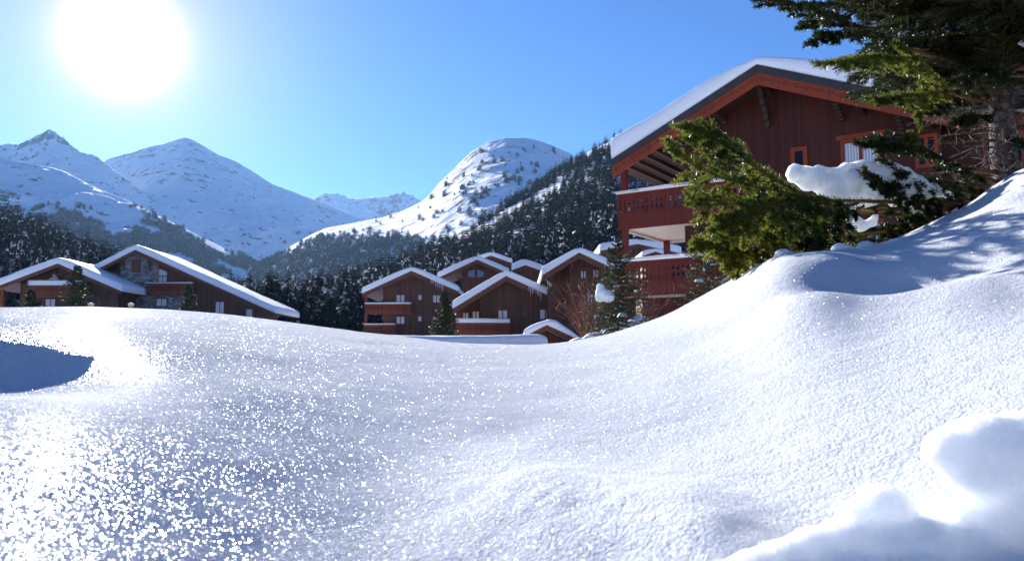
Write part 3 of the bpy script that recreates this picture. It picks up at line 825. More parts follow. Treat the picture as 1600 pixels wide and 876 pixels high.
def chalet(name, label, cat, group, Y, eL, apex, eR, snowpx, depth=13.0, yaw=0.0, over=1.3, wall=None, windows=(), balconies=(), base_py=None, style='brown', T=None,
           extra=None, bracket_px=(), board=0.42, posts=(), snow_kw=None, wall_v=None):
    """eL, apex, eR: pixels of the upper edge of the barge boards; turned into metres on the facade plane"""
    x, y, z = ray(*apex)
    O = (x / y * Y, Y)
    g = float(ground(O[0], O[1])) - 1.0
    root = empty(name, (O[0], O[1], g), yaw)
    tag(root, label, cat, group)
    fr = Frame(O, yaw, g)
    ua, za = fr.uz(*apex); ul, zl = fr.uz(*eL); ur, zr = fr.uz(*eR)
    roof = lambda u: np.where(np.asarray(u) < ua, za + (np.asarray(u) - ua) * (za - zl) / (ua - ul), za + (np.asarray(u) - ua) * (zr - za) / (ur - ua))
    wallm, trim, rail = (M['brown_wall'], M['brown_trim'], M['brown_rail']) if style == 'brown' else (M['red_wall'], M['red_trim'], M['red_rail'])
    T = T or abs(fr.uz(apex[0], snowpx)[1] - za)
    # roof deck
    rt = .14
    r = MB()
    r.slab([(ul, 0, zl), (ua, 0, za), (ua, depth, za), (ul, depth, zl)], rt)
    r.slab([(ua + .002, 0, za), (ur, 0, zr), (ur, depth, zr), (ua + .002, depth, za)], rt)
    ro = r.build('roof', M['slate'] if style == 'red' else M['brown_trim'], root)
    kw = dict(ov=.12, amp=.05, seed=O[0]); kw.update(snow_kw or {})
    snow_slab('snow_cover', ro, lambda u: roof(u) + .003, ul + .05, ur - .05, .06, depth, T * 1.3, ridge_u=ua, **kw)
    # barge boards
    sl, sr = (za - zl) / (ua - ul), (za - zr) / (ur - ua)
    bb = MB().prism([(ul, zl - rt), (ua, za - rt), (ua, za - rt - board), (ul, zl - rt - board)][::-1], .03, .10).build('bargeboard', trim, root)
    bb = MB().prism([(ua + .002, za - rt), (ur, zr - rt), (ur, zr - rt - board), (ua + .002, za - rt - board)][::-1], .03, .10).build('bargeboard', trim, root)
    # soffit boards under the overhang and full depth
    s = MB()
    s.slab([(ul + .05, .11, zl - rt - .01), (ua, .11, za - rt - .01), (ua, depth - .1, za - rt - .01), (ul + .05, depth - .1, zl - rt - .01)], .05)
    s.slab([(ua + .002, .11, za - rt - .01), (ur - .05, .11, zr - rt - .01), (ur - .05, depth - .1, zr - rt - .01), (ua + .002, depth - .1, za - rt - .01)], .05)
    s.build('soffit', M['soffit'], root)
    wv = over
    if wall:
        w0 = fr.uz(wall[0], apex[1] + 20, wv)[0]; w1 = fr.uz(wall[1], apex[1] + 20, wv)[0]
        poly_wall(fr, root, w0, w1, wv, depth - 1, 0, roof, wallm, drop=rt + .062, ridge_u=ua)
        # purlins
        p = MB()
        for f in (0.04, .5, .96):
            u = w0 + (w1 - w0) * f
            zz = float(roof(np.array(u))) - rt - .07
            p.box(u - .09, u + .09, .16, wv - .01, zz - .26, zz - .03)
        p.box(ua - .10, ua + .10, .16, wv - .01, za - rt - .4, za - rt - .09)
        p.build('purlins', trim if style == 'brown' else M['dark_wood'], root)
    for (px0, py0, h) in bracket_px:
        u, zz = fr.uz(px0, py0, wv * .6); m = MB(); bracket(m, u, .35, wv - .01, zz, h); m.build('bracket', M['dark_wood'] if style == 'red' else trim, root)
    for wd in windows:
        rect, kw = wd[:4], (wd[4] if len(wd) > 4 else {})
        window(fr, root, rect, wv, M['red_trim'] if style == 'red' else trim, **kw)
    for bl in balconies:
        x0, y0, x1, y1 = bl[:4]; kw = dict(bl[4]) if len(bl) > 4 else {}
        bv = kw.pop('v', .35)
        u0, zt = fr.uz(x0, y0, bv); u1, _ = fr.uz(x1, y0, bv); zb = fr.uz(x0, y1, bv)[1]
        railing(root, u0, u1, bv, zb, zt, rail, floor_to=kw.pop('floor_to', wv), **kw)
    for (px, py0, py1, v, w_) in posts:
        u, zt = fr.uz(px, py0, v); zb = fr.uz(px, py1, v)[1]
        MB().box(u - w_, u + w_, v - w_, v + w_, zb, zt).build('post', rail, root)
    if extra: extra(root, fr, roof, wv)
    return root, fr, roof

def trapezoid_window(root, fr, pts, v, trim, glass='sky_glass'):
    q = [fr.uz(px, py, v) for px, py in pts]
    c = np.mean(q, 0); big = [tuple(c + (np.array(p) - c) * 1.22) for p in q]
    f = MB().prism(big[::-1] if False else big, v - .05, v - .004).build('window', trim, root)
    MB().prism(q, v - .062, v - .052).build('pane', M[glass], f)

def icicles(root, fr, pts, v, n, Lmax=.9):
    m = MB()
    for i in range(n):
        f = (i + random.random() * .6) / n
        px = pts[0][0] + (pts[1][0] - pts[0][0]) * f; py = pts[0][1] + (pts[1][1] - pts[0][1]) * f
        u, z = fr.uz(px, py, v); l = random.uniform(.25, 1) * Lmax
        m.tube([(u, v, z + .1), (u, v, z - l * .5), (u, v, z - l)], [.035, .02, .004], 5)
    m.build('icicles', M['roof_snow'], root)

# --- middle group
def ex1(root, fr, roof, wv):
    icicles(root, fr, ((672, 437), (694, 447)), -.02, 9)
chalet('chalet', 'brown chalet with two balconies stacked at its left corner, leftmost of the middle group', 'house', 'brown chalets of the middle group', 106,
       (566, 458), (643, 423), (716, 455), 415.5, depth=13, wall=(599, 722), windows=((618.5, 459.5, 633, 473), (653, 460, 659.5, 469, {'panes': 1, 'tb': .07}), (675.5, 460, 689, 473.5),
       (618.5, 493.5, 633, 507), (653, 493.5, 659, 502, {'panes': 1, 'tb': .07}), (675, 493.5, 688, 506)),
       balconies=((571, 474.5, 642, 490.5, {'snow': .16, 'v': .3}), (569, 507, 617, 530, {'snow': .16, 'v': .3})), posts=((571.5, 462, 475, .5, .16), (571.5, 490, 507, .5, .16)), bracket_px=((643, 432, 1.5),), extra=ex1)
def ex2(root, fr, roof, wv):
    for pts in (((732, 424), (741.5, 421), (741.5, 432.5), (732, 432.5)), ((746, 421), (755.5, 424.5), (755.5, 432.5), (746, 432.5))):
        trapezoid_window(root, fr, pts, wv, M['brown_trim'])
    u0, z0 = fr.uz(712, 432, .8); u1, z1 = fr.uz(722, 440, .8)
    MB().tube([(u0, .8, z0), ((u0 + u1) / 2, .8, z0 - .35), (u1, .8, z1)], .12, 6).build('brace', M['brown_trim'], root)
chalet('chalet', 'brown chalet with a pair of slanted attic windows, set back between two nearer gables', 'house', 'brown chalets of the middle group', 121,
       (684, 434), (745.5, 405.5), (795, 427), 398.5, depth=12, wall=(722, 790), over=2.2, bracket_px=((745, 409, 1.2),), extra=ex2)
chalet('chalet', 'small dark gable under thick snow, peeping over the slanted attic windows', 'house', 'brown chalets of the middle group', 137,
       (745, 407), (767, 399), (800, 411), 393, depth=9, wall=(752, 792), over=.6, board=.3)
chalet('chalet', 'small snowy gable between the attic window chalet and the reddish one', 'house', 'brown chalets of the middle group', 128,
       (800, 422), (821, 414), (850, 424), 405.5, depth=9, wall=(806, 842), over=.6, board=.3)
def ex3(root, fr, roof, wv):
    icicles(root, fr, ((826, 446), (846, 458)), -.02, 8, 1.1)
    # recessed corner with glazing and a sloping beam
    w0 = fr.uz(716, 490, 3.4)
    for rect in ((722, 487, 733, 500), (737, 485, 750, 500)):
        window(fr, root, rect, 3.3, M['brown_trim'], glass='curtain')
    u0, _ = fr.uz(714, 480, 3.42); u1, _ = fr.uz(760, 480, 3.42)
    poly_wall(fr, root, u0, u1, 3.42, 9.5, 0, roof, M['brown_wall'], drop=.21)
chalet('chalet', 'brown chalet with snow heaped roof, one balcony and icicles, nearest of the middle group', 'house', 'brown chalets of the middle group', 80,
       (707.5, 482), (791, 431), (893, 478), 421, depth=11, wall=(752, 884), windows=((777, 483, 794, 500, {'glass': 'curtain', 'lintel': True}), (815.5, 482, 824.5, 495, {'glass': 'dark_glass', 'panes': 1}), (842, 482, 862, 500, {'lintel': True})),
       balconies=((713, 504, 796, 524, {'snow': .42, 'v': .2}),), posts=((714, 484, 504, .5, .12),), bracket_px=((797, 444, 1.3), (752, 469, 1.2)), extra=ex3, snow_kw={'taper_r': .55})
def ex4(root, fr, roof, wv):
    ua_, _ = fr.uz(856, 450, 4.0); ub_, _ = fr.uz(892, 450, 4.0)
    poly_wall(fr, root, ua_, ub_, 4.0, 10, 0, roof, M['brown_wall'], drop=.22)
    icicles(root, fr, ((853, 438), (862, 445)), .5, 4, .5)
    u0, z0 = fr.uz(862, 446, .9); u1, z1 = fr.uz(889, 454, .9)
    MB().tube([(u0, .9, z0 + .3), ((u0 + u1) / 2, .9, z0 + .1), (u1, .9, z1 - .3)], .13, 6).build('brace', M['brown_trim'], root)
chalet('chalet', 'reddish brown chalet with tall snowy gable behind the small free standing fir', 'house', 'brown chalets of the middle group', 74,
       (847, 430), (905, 394.5), (985, 432), 384.5, depth=12, wall=(889, 990), over=2.0, windows=((906, 422, 917, 436, {'lintel': True}), (925, 420, 936, 435, {}), (916, 458, 928, 475, {})),
       bracket_px=((893, 414, 1.1),), extra=ex4, snow_kw={'taper_r': .8})
chalet('chalet', 'snow buried roof seen left through the balcony of the big red chalet', 'house', 'brown chalets of the middle group', 104,
       (938, 392), (997, 381), (1064, 396), 371, depth=10, wall=(960, 1050), over=.8, board=.4, snow_kw={'rs_': 2.0})
chalet('chalet', 'snow buried roof with tiny brown gable, seen between the red chalet posts', 'house', 'brown chalets of the middle group', 92,
       (1004, 400), (1024, 393), (1044, 399), 385, depth=9, wall=(1008, 1041), over=.6, board=.3, snow_kw={'rs_': 1.2})
# porch
def exp_(root, fr, roof, wv):
    for px in (838, 893):
        u, z = fr.uz(px, 530, .6)
        MB().box(u - .1, u + .1, .5, .7, 0, float(roof(np.array(u))) - .2).build('post', M['brown_trim'], root)
    u0, _ = fr.uz(838, 530, 3.0); u1, _ = fr.uz(896, 530, 3.0)
    poly_wall(fr, root, u0, u1, 3.0, 3.2, 0, roof, M['brown_wall'], name='back_wall', drop=.25, ridge_u=0)
chalet('entrance_porch', 'low gabled porch nearly buried under a rounded cushion of snow', 'porch', None, 58,
       (823, 523.5), (855, 507.5), (905, 531), 488, depth=4.0, wall=None, board=.22, extra=exp_, snow_kw={'rs_': 1.5, 'taper_l': .7, 'taper_r': .45, 'ov': .25})
# low flat roof deep in snow
Yg = 42.0
p0 = at(520, 541, Yg); p1 = at(862, 541, Yg); pt = at(700, 522.5, Yg)
gz = float(ground(0.0, Yg)) - .3
root = empty('garage', ((p0[0] + p1[0]) / 2, Yg, gz)); tag(root, 'long low flat roofed garage under a thick even slab of snow', 'garage')
hw = (p1[0] - p0[0]) / 2
zt = pt[2] - gz; zs = at(700, 550, Yg)[2] - gz
MB().box(-hw + .3, hw - .3, .5, 6.5, 0, zs - .2).build('wall', M['brown_wall'], root)
rf = MB().box(-hw, hw, .1, 7.0, zs - .198, zs - .002).build('roof', M['slate'], root)
snow_slab('snow_cover', rf, lambda u: u * 0 + zs, -hw + .2, hw - .5, .2, 7.0, zt - zs, ov=.3, amp=.03, seed=3.3, nu=90)

# --- left group
def ex7(root, fr, roof, wv):
    # stone stair tower
    u0, z0 = fr.uz(186.5, 470, wv - .35); u1, _ = fr.uz(245, 470, wv - .35); u2, zt = fr.uz(301, 461.5, wv - .35)
    poly_wall(fr, root, u0, u1, wv - .35, wv - .01, 0, roof, M['stone'], name='stone_wall', drop=.22, ridge_u=0)
    MB().box(u1 + .002, u2, wv - .35, wv - .01, 0, zt).build('stone_wall', M['stone'], root)
    window(fr, root, (206.5, 405, 219.5, 425), wv - .36, M['brown_trim'], glass='dark_glass', tb=.5)
    window(fr, root, (205, 446.5, 218, 463.5), wv - .36, M['brown_trim'], panes=1, tb=.3)
    window(fr, root, (244, 465.5, 261, 479), wv - .36, M['brown_trim'])
    trapezoid_window(root, fr, ((248, 430.5), (248, 419), (261, 425), (261, 430.5)), wv, M['brown_trim'], 'curtain')
    icicles(root, fr, ((137, 430), (150, 440)), .3, 8, 1.0)
    # recess on the left: deeper wall with a small attic opening
    a, _ = fr.uz(146, 440, 3.4); b_, _ = fr.uz(187, 440, 3.4)
    window(fr, root, (174, 428, 182, 437), 3.38, M['brown_trim'], glass='sky_glass', tb=.15)
    u3, z3 = fr.uz(170, 422, 1.4); u4, z4 = fr.uz(184, 424, 1.4)
    MB().box(u3, u4, 1.3, 1.5, z4 - .25, z4).build('brace', M['brown_trim'], root)
    poly_wall(fr, root, a, b_, 3.4, 11, 0, roof, M['brown_wall'], drop=.22)
chalet('chalet', 'long roofed brown chalet with a grey fieldstone stair front', 'house', 'brown chalets of the left group', 125,
       (130, 432), (211, 390), (430, 489), 382, depth=14, wall=(186.8, 403), over=1.5, windows=((247, 431, 261.5, 441, {}), (336.5, 470.5, 350.5, 490, {}), (384, 482, 395, 498, {'panes': 1})),
       balconies=((229.5, 442.5, 302.5, 461, {'snow': .15, 'v': .2}),), bracket_px=((193, 405, 2.2), (234, 406, 2.2)), extra=ex7)
def ex8(root, fr, roof, wv):
    trapezoid_window(root, fr, ((78, 437), (74, 437), (92, 428), (92, 437)), wv, M['brown_trim'], 'curtain')
chalet('chalet', 'brown chalet with a snow capped balcony and low open left end, leftmost in the photo', 'house', 'brown chalets of the left group', 118,
       (-12, 450), (90, 411.5), (190, 455), 402, depth=12, wall=(33, 186), over=2.2, windows=((81, 427, 94, 441, {'panes': 2}), (70.5, 466, 87, 482, {}), (149, 466, 158, 484, {'panes': 1, 'glass': 'dark_glass'}), (171, 466, 184, 484, {'glass': 'dark_glass'})),
       balconies=((46, 445.5, 132, 463, {'snow': .7, 'v': .5}),), posts=((4.5, 452, 500, .6, .2),), bracket_px=((90, 424, 1.3),), extra=ex8)

# --- the big red chalet on the right
P0 = at(957, 250, 34.0); YAW = math.atan2(-0.562, 0.827)
Vd = np.array((-sin(YAW), cos(YAW)))
g0 = float(ground(P0[0] + 6, P0[1] - 2)) - .6
root = empty('red_chalet', (P0[0], P0[1], g0), YAW)
tag(root, 'big dark red timber chalet with carved balconies and deep roof snow behind the fir', 'house')
fr = Frame(P0, YAW, g0)
ul, zl = fr.uz(955, 249); ua, za = fr.uz(1182, 101); ur, zr = fr.uz(1506, 166)
roof = lambda u: np.where(np.asarray(u) < ua, za + (np.asarray(u) - ua) * (za - zl) / (ua - ul), za + (np.asarray(u) - ua) * (zr - za) / (ur - ua))
DEP = 14.0; rt = abs(fr.uz(1182, 101)[1] - fr.uz(1182, 113)[1]); bd = abs(fr.uz(1182, 113)[1] - fr.uz(1182, 132)[1])
r = MB()
r.slab([(ul, 0, zl), (ua, 0, za), (ua, DEP, za), (ul, DEP, zl)], rt)
r.slab([(ua + .002, 0, za), (ur, 0, zr), (ur, DEP, zr), (ua + .002, DEP, za)], rt)
ro = r.build('roof', M['slate'], root)
snow_slab('snow_cover', ro, lambda u: roof(u) + .003, ul + .12, ur - .2, .10, DEP, 0.98, ridge_u=ua, ov=.12, amp=.08, seed=5.1, nu=110, nv=70, taper_l=1.0, taper_r=.3, rs_=1.6)
def carved(u0, z0, u1, z1):
    b = MB().prism([(u0, z0 - rt), (u1, z1 - rt), (u1, z1 - rt - bd), (u0, z0 - rt - bd)][::-1], .05, .12).build('bargeboard', M['red_trim'], root)
    m = MB(); Ln = math.hypot(u1 - u0, z1 - z0); n = int(Ln / .42); du, dz = (u1 - u0) / Ln, (z1 - z0) / Ln
    for i in range(n):
        s_ = (i + .5) / n * Ln; cu, cz = u0 + du * s_, z0 + dz * s_ - rt - bd * .52
        m.prism([(cu + .045 * cos(a), cz + .045 * sin(a)) for a in np.linspace(0, 2 * pi, 11)[:-1]], .040, .048)
        pts = []
        for q in np.linspace(-.21, .21, 8):      # wavy carved line
            w_ = .05 * cos(q / .21 * pi) + .07
            pts.append((cu + du * q - dz * w_, .046, cz + dz * q + du * w_))
        m.tube(pts, .013, 4)
    m.build('carving', M['dark_wood'], b)
carved(ul, zl, ua, za); carved(ua + .004, za, ur, zr)
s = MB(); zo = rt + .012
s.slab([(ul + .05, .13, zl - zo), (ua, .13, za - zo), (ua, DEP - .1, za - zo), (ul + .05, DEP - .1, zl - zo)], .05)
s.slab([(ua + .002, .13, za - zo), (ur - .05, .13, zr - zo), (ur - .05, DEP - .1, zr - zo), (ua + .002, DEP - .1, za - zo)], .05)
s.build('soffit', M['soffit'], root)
WV = 1.8
wl = fr.uz(1068, 260, WV)[0]
poly_wall(fr, root, wl, ur - .9, WV, DEP - .8, 0, roof, M['red_wall'], drop=rt + .07, ridge_u=ua)
# rafters and purlins below the soffit
p = MB()
for i in range(9):
    u = ul + .5 + i * .42; zz = float(roof(np.array(u))) - rt - .075
    if u < wl - .1: p.box(u - .05, u + .05, .16, DEP - .3, zz - .17, zz)
for u in (wl + .15, (wl + ua) / 2, ua, (ua + ur) / 2, ur - 1.2):
    zz = float(roof(np.array(u))) - rt - .10
    p.box(u - .10, u + .10, .16, WV - .01, zz - .30, zz - .02)
p.build('rafters', M['soffit'], root)
for px, py, h in ((1190, 134, 1.55), (1123, 160, .75), (1054, 205, .6), (1308, 160, .55), (1405, 185, .6)):
    u, zz = fr.uz(px, py, WV * .55); m = MB(); bracket(m, u, .55, WV - .01, zz, h, steps=6); m.build('bracket', M['dark_wood'], root)
def win(rect, **kw): return window(fr, root, rect, WV, M['red_trim'], **kw)
win((1235, 230, 1263, 268), glass='dark_glass', panes=1, tb=.17)
win((1313, 216, 1378, 262), glass='curtain', panes=2, tb=.14, lintel=True)
win((1428, 210, 1468, 262), glass='dark_glass', panes=2, tb=.13)
win((1136, 350, 1196, 398), glass='curtain', panes=2, tb=.15)
win((1318, 344, 1384, 398), glass='curtain', panes=2, tb=.15)
# balconies
BV = .75
bl_, z1 = fr.uz(966, 304.5, BV); _, z0b = fr.uz(978, 357, BV)
b1 = railing(root, bl_, 5.4, BV, z0b, z1, M['red_rail'], snow=.07, floor_to=5.3, sp=.21, floor_u1=wl - .01)
MB().box(wl + .01, 5.4, BV + .06, WV - .01, z0b + .04, z0b + .16).build('balcony_floor', M['plaster'], b1)
_, z2 = fr.uz(984, 409, BV); _, z2b = fr.uz(992, 461, BV)
b2 = railing(root, bl_ + .1, 4.6, BV, z2b, z2, M['red_rail'], snow=.12, floor_to=5.3, sp=.21, floor_u1=wl - .01)
MB().box(wl + .01, 4.6, BV + .06, WV - .01, z2b + .04, z2b + .16).build('balcony_floor', M['plaster'], b2)
# pale edge beam under both balconies
for zz in (z0b, z2b):
    MB().box(bl_ + .3, wl - .02, 5.302, 5.42, zz - .10, zz + .2).box(bl_ + .08, bl_ + .2, BV + .2, 5.3, zz - .08, zz + .036).build('edge_beam', M['plaster'], root)
for (v, u) in ((BV + .18, bl_ + .22), (5.25, bl_ + .3)):
    zt_ = float(roof(np.array(u))) - rt - .09
    for (a, b_) in ((0, z2b - .09), (z2b + .17, z0b - .002 if v > 2 else z0b + .036), (z0b + .17, zt_)):
        MB().box(u - .13, u + .13, v - .10, v + .10, a, b_).build('post', M['red_rail'], root)
MB().box(wl - .25, wl - .003, 5.0, 5.3, 0, z0b).build('post', M['red_rail'], root)
MB().box(bl_ + .2, wl - .01, 2.6, 2.8, 0, z2b - .002).build('lower_wall', M['red_wall'], root)
# right hand wing behind the trunk
W0 = ur - .9 + .01
wr = lambda u: zr + .9 - (np.asarray(u) - 16.5) * .12 * 0 + np.asarray(u) * 0
MB().box(W0, W0 + 9.5, WV + 1.0, DEP - 1.2, 0, zr + .5).build('wing_wall', M['red_wall'], root)
for q in (0, 1):
    zq = fr.uz(1560, 188, WV + 1)[1] - 2.7 * q
    MB().box(W0 + .3, W0 + 9.4, WV + .84, WV + .99, zq - .3, zq).build('beam', M['red_rail'], root)
for uu in (1.2, 3.6, 6.0):
    zq = fr.uz(1560, 188, WV + 1)[1] - .5
    wq = MB().box(W0 + uu, W0 + uu + 1.3, WV + .93, WV + .99, zq - 1.3, zq).build('window', M['red_trim'], root)
    MB().box(W0 + uu + .12, W0 + uu + 1.18, WV + .91, WV + .925, zq - 1.18, zq - .12).build('pane', M['dark_glass'], wq)
wrf = MB().box(W0 - .3, W0 + 10, WV - .3, DEP + .5, zr + .5, zr + .72).build('wing_roof', M['slate'], root)
# snow heaped where wing and main roof meet, rising to a crest
us = np.linspace(ua + 2.6, ua + 10.5, 70); vs2 = np.linspace(2.2, 11, 60)
Ug, Vg = np.meshgrid(us, vs2, indexing='ij')
cr_u = ua + 5.2
pk, zpk = fr.uz(1352, 64, 5.0)
dU = (Ug - pk); dV = (Vg - 5.0)
bumpz = np.exp(-np.where(dU < 0, (np.abs(dU) / 1.9) ** 2, (dU / 5.5) ** 2) - np.where(dV < 0, (dV / 2.2) ** 2, (dV / 4) ** 2))
rbz = np.maximum(roof(Ug), zr + .5)
edge = np.clip(np.minimum(np.minimum((Ug - us[0]), (us[-1] - Ug)) / .8, np.minimum(Vg - 2.2, 11 - Vg) / .8), 0, 1)
topz = roof(Ug) + .5 + (zpk - float(roof(np.array(pk))) - .5) * bumpz
Zz = topz * sstep(edge) + (rbz - .3) * (1 - sstep(edge)) + fbm(Ug * .8, Vg * .8, 3) * .08 * edge
np_mesh('roof_snow_heap', np.stack([Ug, Vg, Zz], -1).reshape(-1, 3), grid_faces(*Ug.shape)[:, ::-1].copy(), M['roof_snow'], parent=root, smooth=True)

# two low lamps in front of the left chalets
for i, (px, py) in enumerate(((142, 474.5), (205, 474.5))):
    Yl = 95.0; c = at(px, py, Yl); gl = float(ground(c[0], Yl)) - .3
    t = empty('path_lamp', (c[0], Yl, gl)); h = c[2] - gl
    tag(t, 'small domed path lamp capped with snow, ' + ('left of the stone front' if i == 0 else 'right below the stone front'), 'lamp', 'path lamps before the left chalets')
    MB().tube([(0, 0, 0), (0, 0, h - .35)], .06, 8).build('post', M['slate'], t)
    MB().tube([(0, 0, h - .38), (0, 0, h - .3), (0, 0, h - .12)], [.2, .34, .3], 12).build('lamp_shade', M['lamp'], t)
    MB().tube([(0, 0, h - .118), (0, 0, h - .02), (0, 0, h + .08), (0, 0, h + .13)], [.36, .36, .24, .06], 12).build('snow_cap', M['roof_snow'], t, smooth=True)

# ------------------------------------------------------------------ the big fir by the red chalet, built shoot by shoot
def unit(v): return v / (np.linalg.norm(v, axis=-1, keepdims=True) + 1e-9)
def needles(P0, P1, UP, K=40, ln=0.030, wd=0.0042, r=rng, spread=1.0):
    """one triangle per needle, combed forward and parted above the shoot"""
    n = len(P0); T = np.tile((np.arange(K) + .5) / K, (n, 1)) + r.uniform(-.4, .4, (n, K)) / K
    d = unit(P1 - P0); side = unit(np.cross(d, UP)); up = np.cross(side, d)
    B = P0[:, None] + (P1 - P0)[:, None] * T[..., None]
    ph = r.uniform(-2.5, 2.5, (n, K)) * spread
    rad = np.sin(ph)[..., None] * side[:, None] + np.cos(ph)[..., None] * up[:, None]
    dr = unit(rad * r.uniform(.75, 1.0, (n, K, 1)) + d[:, None] * r.uniform(.35, .9, (n, K, 1)) * (1 + 1.2 * (T[..., None] > .9)))
    tip = B + dr * (ln * r.uniform(.7, 1.1, (n, K, 1)) * (1 - .25 * T[..., None]))
    wv = unit(np.cross(dr, unit(r.normal(size=(n, K, 3))))) * wd
    V = np.stack([B - wv * .6, B + wv * .6, tip + wv * .25, tip - wv * .25], 2).reshape(-1, 3)
    return V, np.arange(len(V)).reshape(-1, 4)

def catmull(pts, n):
    p = np.array(pts, float); p = np.vstack([2 * p[0] - p[1], p, 2 * p[-1] - p[-2]]); out_ = []
    m = len(p) - 3
    for i in range(n):
        t = i / (n - 1) * m; k = min(int(t), m - 1); f = t - k
        a, b, c, d = p[k:k + 4]
        out_.append(.5 * ((2 * b) + (-a + c) * f + (2 * a - 5 * b + 4 * c - d) * f * f + (-a + 3 * b - 3 * c + d) * f ** 3))
    return np.array(out_)

def frond(root, path, normal, width, mat, start=0.25, twig_sp=0.095, sub_sp=0.095, K=50, seed=0, ln=0.034, wd=0.0052, thick=.016, hang=0.25, label=None, tipw=0.35, bare_to=0.0):
    """flat fir bough: stem, side twigs in the bough's plane, shoots on the twigs, needles on all of them"""
    r = np.random.default_rng(seed)
    path = np.array(path, float)
    L_ = np.linalg.norm(np.diff(catmull(path, 60), axis=0), axis=1).sum()
    n = max(10, int(L_ / twig_sp)); C = catmull(path, n)
    st = MB().tube(C, list(np.interp(np.linspace(0, 1, n), [0, .5, 1], [thick, thick * .55, .004])), 6)
    P0, P1 = [], []
    N0 = unit(np.array(normal, float))
    for i in range(n):
        f = i / (n - 1)
        d = unit(C[min(i + 1, n - 1)] - C[max(i - 1, 0)])
        if f > max(start - .15, bare_to): P0.append(C[max(i - 1, 0)]); P1.append(C[i] + d * .03)
        if f < start: continue
        s_ = unit(np.cross(d, N0)); prof = np.interp(f, [start, start + .15, .55, .85, 1.0], [.35, .85, 1.0, .6, tipw * .6])
        for sg in (-1, 1):
            Lt = width * prof * r.uniform(.6, 1.15)
            if Lt < .05 or r.random() < .06: continue
            td = unit(s_ * sg * r.uniform(.55, .85) + d * r.uniform(.75, 1.15) + N0 * r.normal(0, .10))
            m = max(2, int(Lt / sub_sp)); q0 = C[i]
            prev = q0; pl = [q0]
            for k in range(1, m + 1):
                ff = k / m
                cur = q0 + td * Lt * ff - np.array((0, 0, 1.0)) * hang * .4 * Lt * ff * ff + N0 * r.normal(0, .004)
                P0.append(prev); P1.append(cur); pl.append(cur)
                tl = unit(cur - prev)
                s2 = unit(np.cross(tl, N0))
                if k < m or m < 3:
                    for g2 in (-1, 1):
                        ls = min(.22, Lt * .6) * (1.05 - ff * .5) * r.uniform(.7, 1.2)
                        if ls < .03 or r.random() < .10: continue
                        dd = unit(s2 * g2 * r.uniform(.4, .75) + tl * r.uniform(.8, 1.2) + N0 * r.normal(0, .10) - np.array((0, 0, .06)))
                        P0.append(cur); P1.append(cur + dd * ls)
                prev = cur
            st.tube(pl, list(np.linspace(thick * .28, .0025, len(pl))), 4)
    P0, P1 = np.array(P0), np.array(P1)
    V, F = needles(P0, P1, np.tile(N0, (len(P0), 1)), K=K, ln=ln, wd=wd, r=r)
    br = st.build('branch', M['twig'], root, smooth=True)
    np_mesh('needles', V, F, mat, parent=br)
    if label: br['label'] = label
    return len(F)

YT = 5.45
tb = at(1572, 292, YT); rootT = empty('fir_tree', (0, 0, 0))
tz = float(ground(tb[0], tb[1] + .0))
rootT.location = (tb[0], tb[1], tz - .05)
OFF = np.array((tb[0], tb[1], tz - .05))
tag(rootT, 'big fir with lichen spotted trunk and spreading green boughs, right before the red chalet', 'tree')
def tp(px, py, Y=YT): return at(px, py, Y) - OFF
# trunk, slightly leaning, with bark flutes
tc_ = [tp(1578, 330), tp(1572, 280), tp(1566, 200), tp(1563, 120), tp(1560, 20), tp(1556, -120), tp(1552, -330), tp(1550, -640), tp(1550, -900)]
tcs = catmull(tc_, 60); rad = np.interp(np.linspace(0, 1, 60), [0, .08, .5, 1], [.115, .088, .07, .012])
mbt = MB().tube(tcs, list(rad), 20); vv = np.array(mbt.v)
ctr = np.repeat(tcs, 20, 0); dv = vv - ctr
vv = ctr + dv * (1 + .10 * fbm(np.arctan2(dv[:, 1], dv[:, 0]) * 2.2, vv[:, 2] * 9, 3))[:, None]
np_mesh('trunk', vv, mbt.f, M['bark'], parent=rootT, smooth=True)

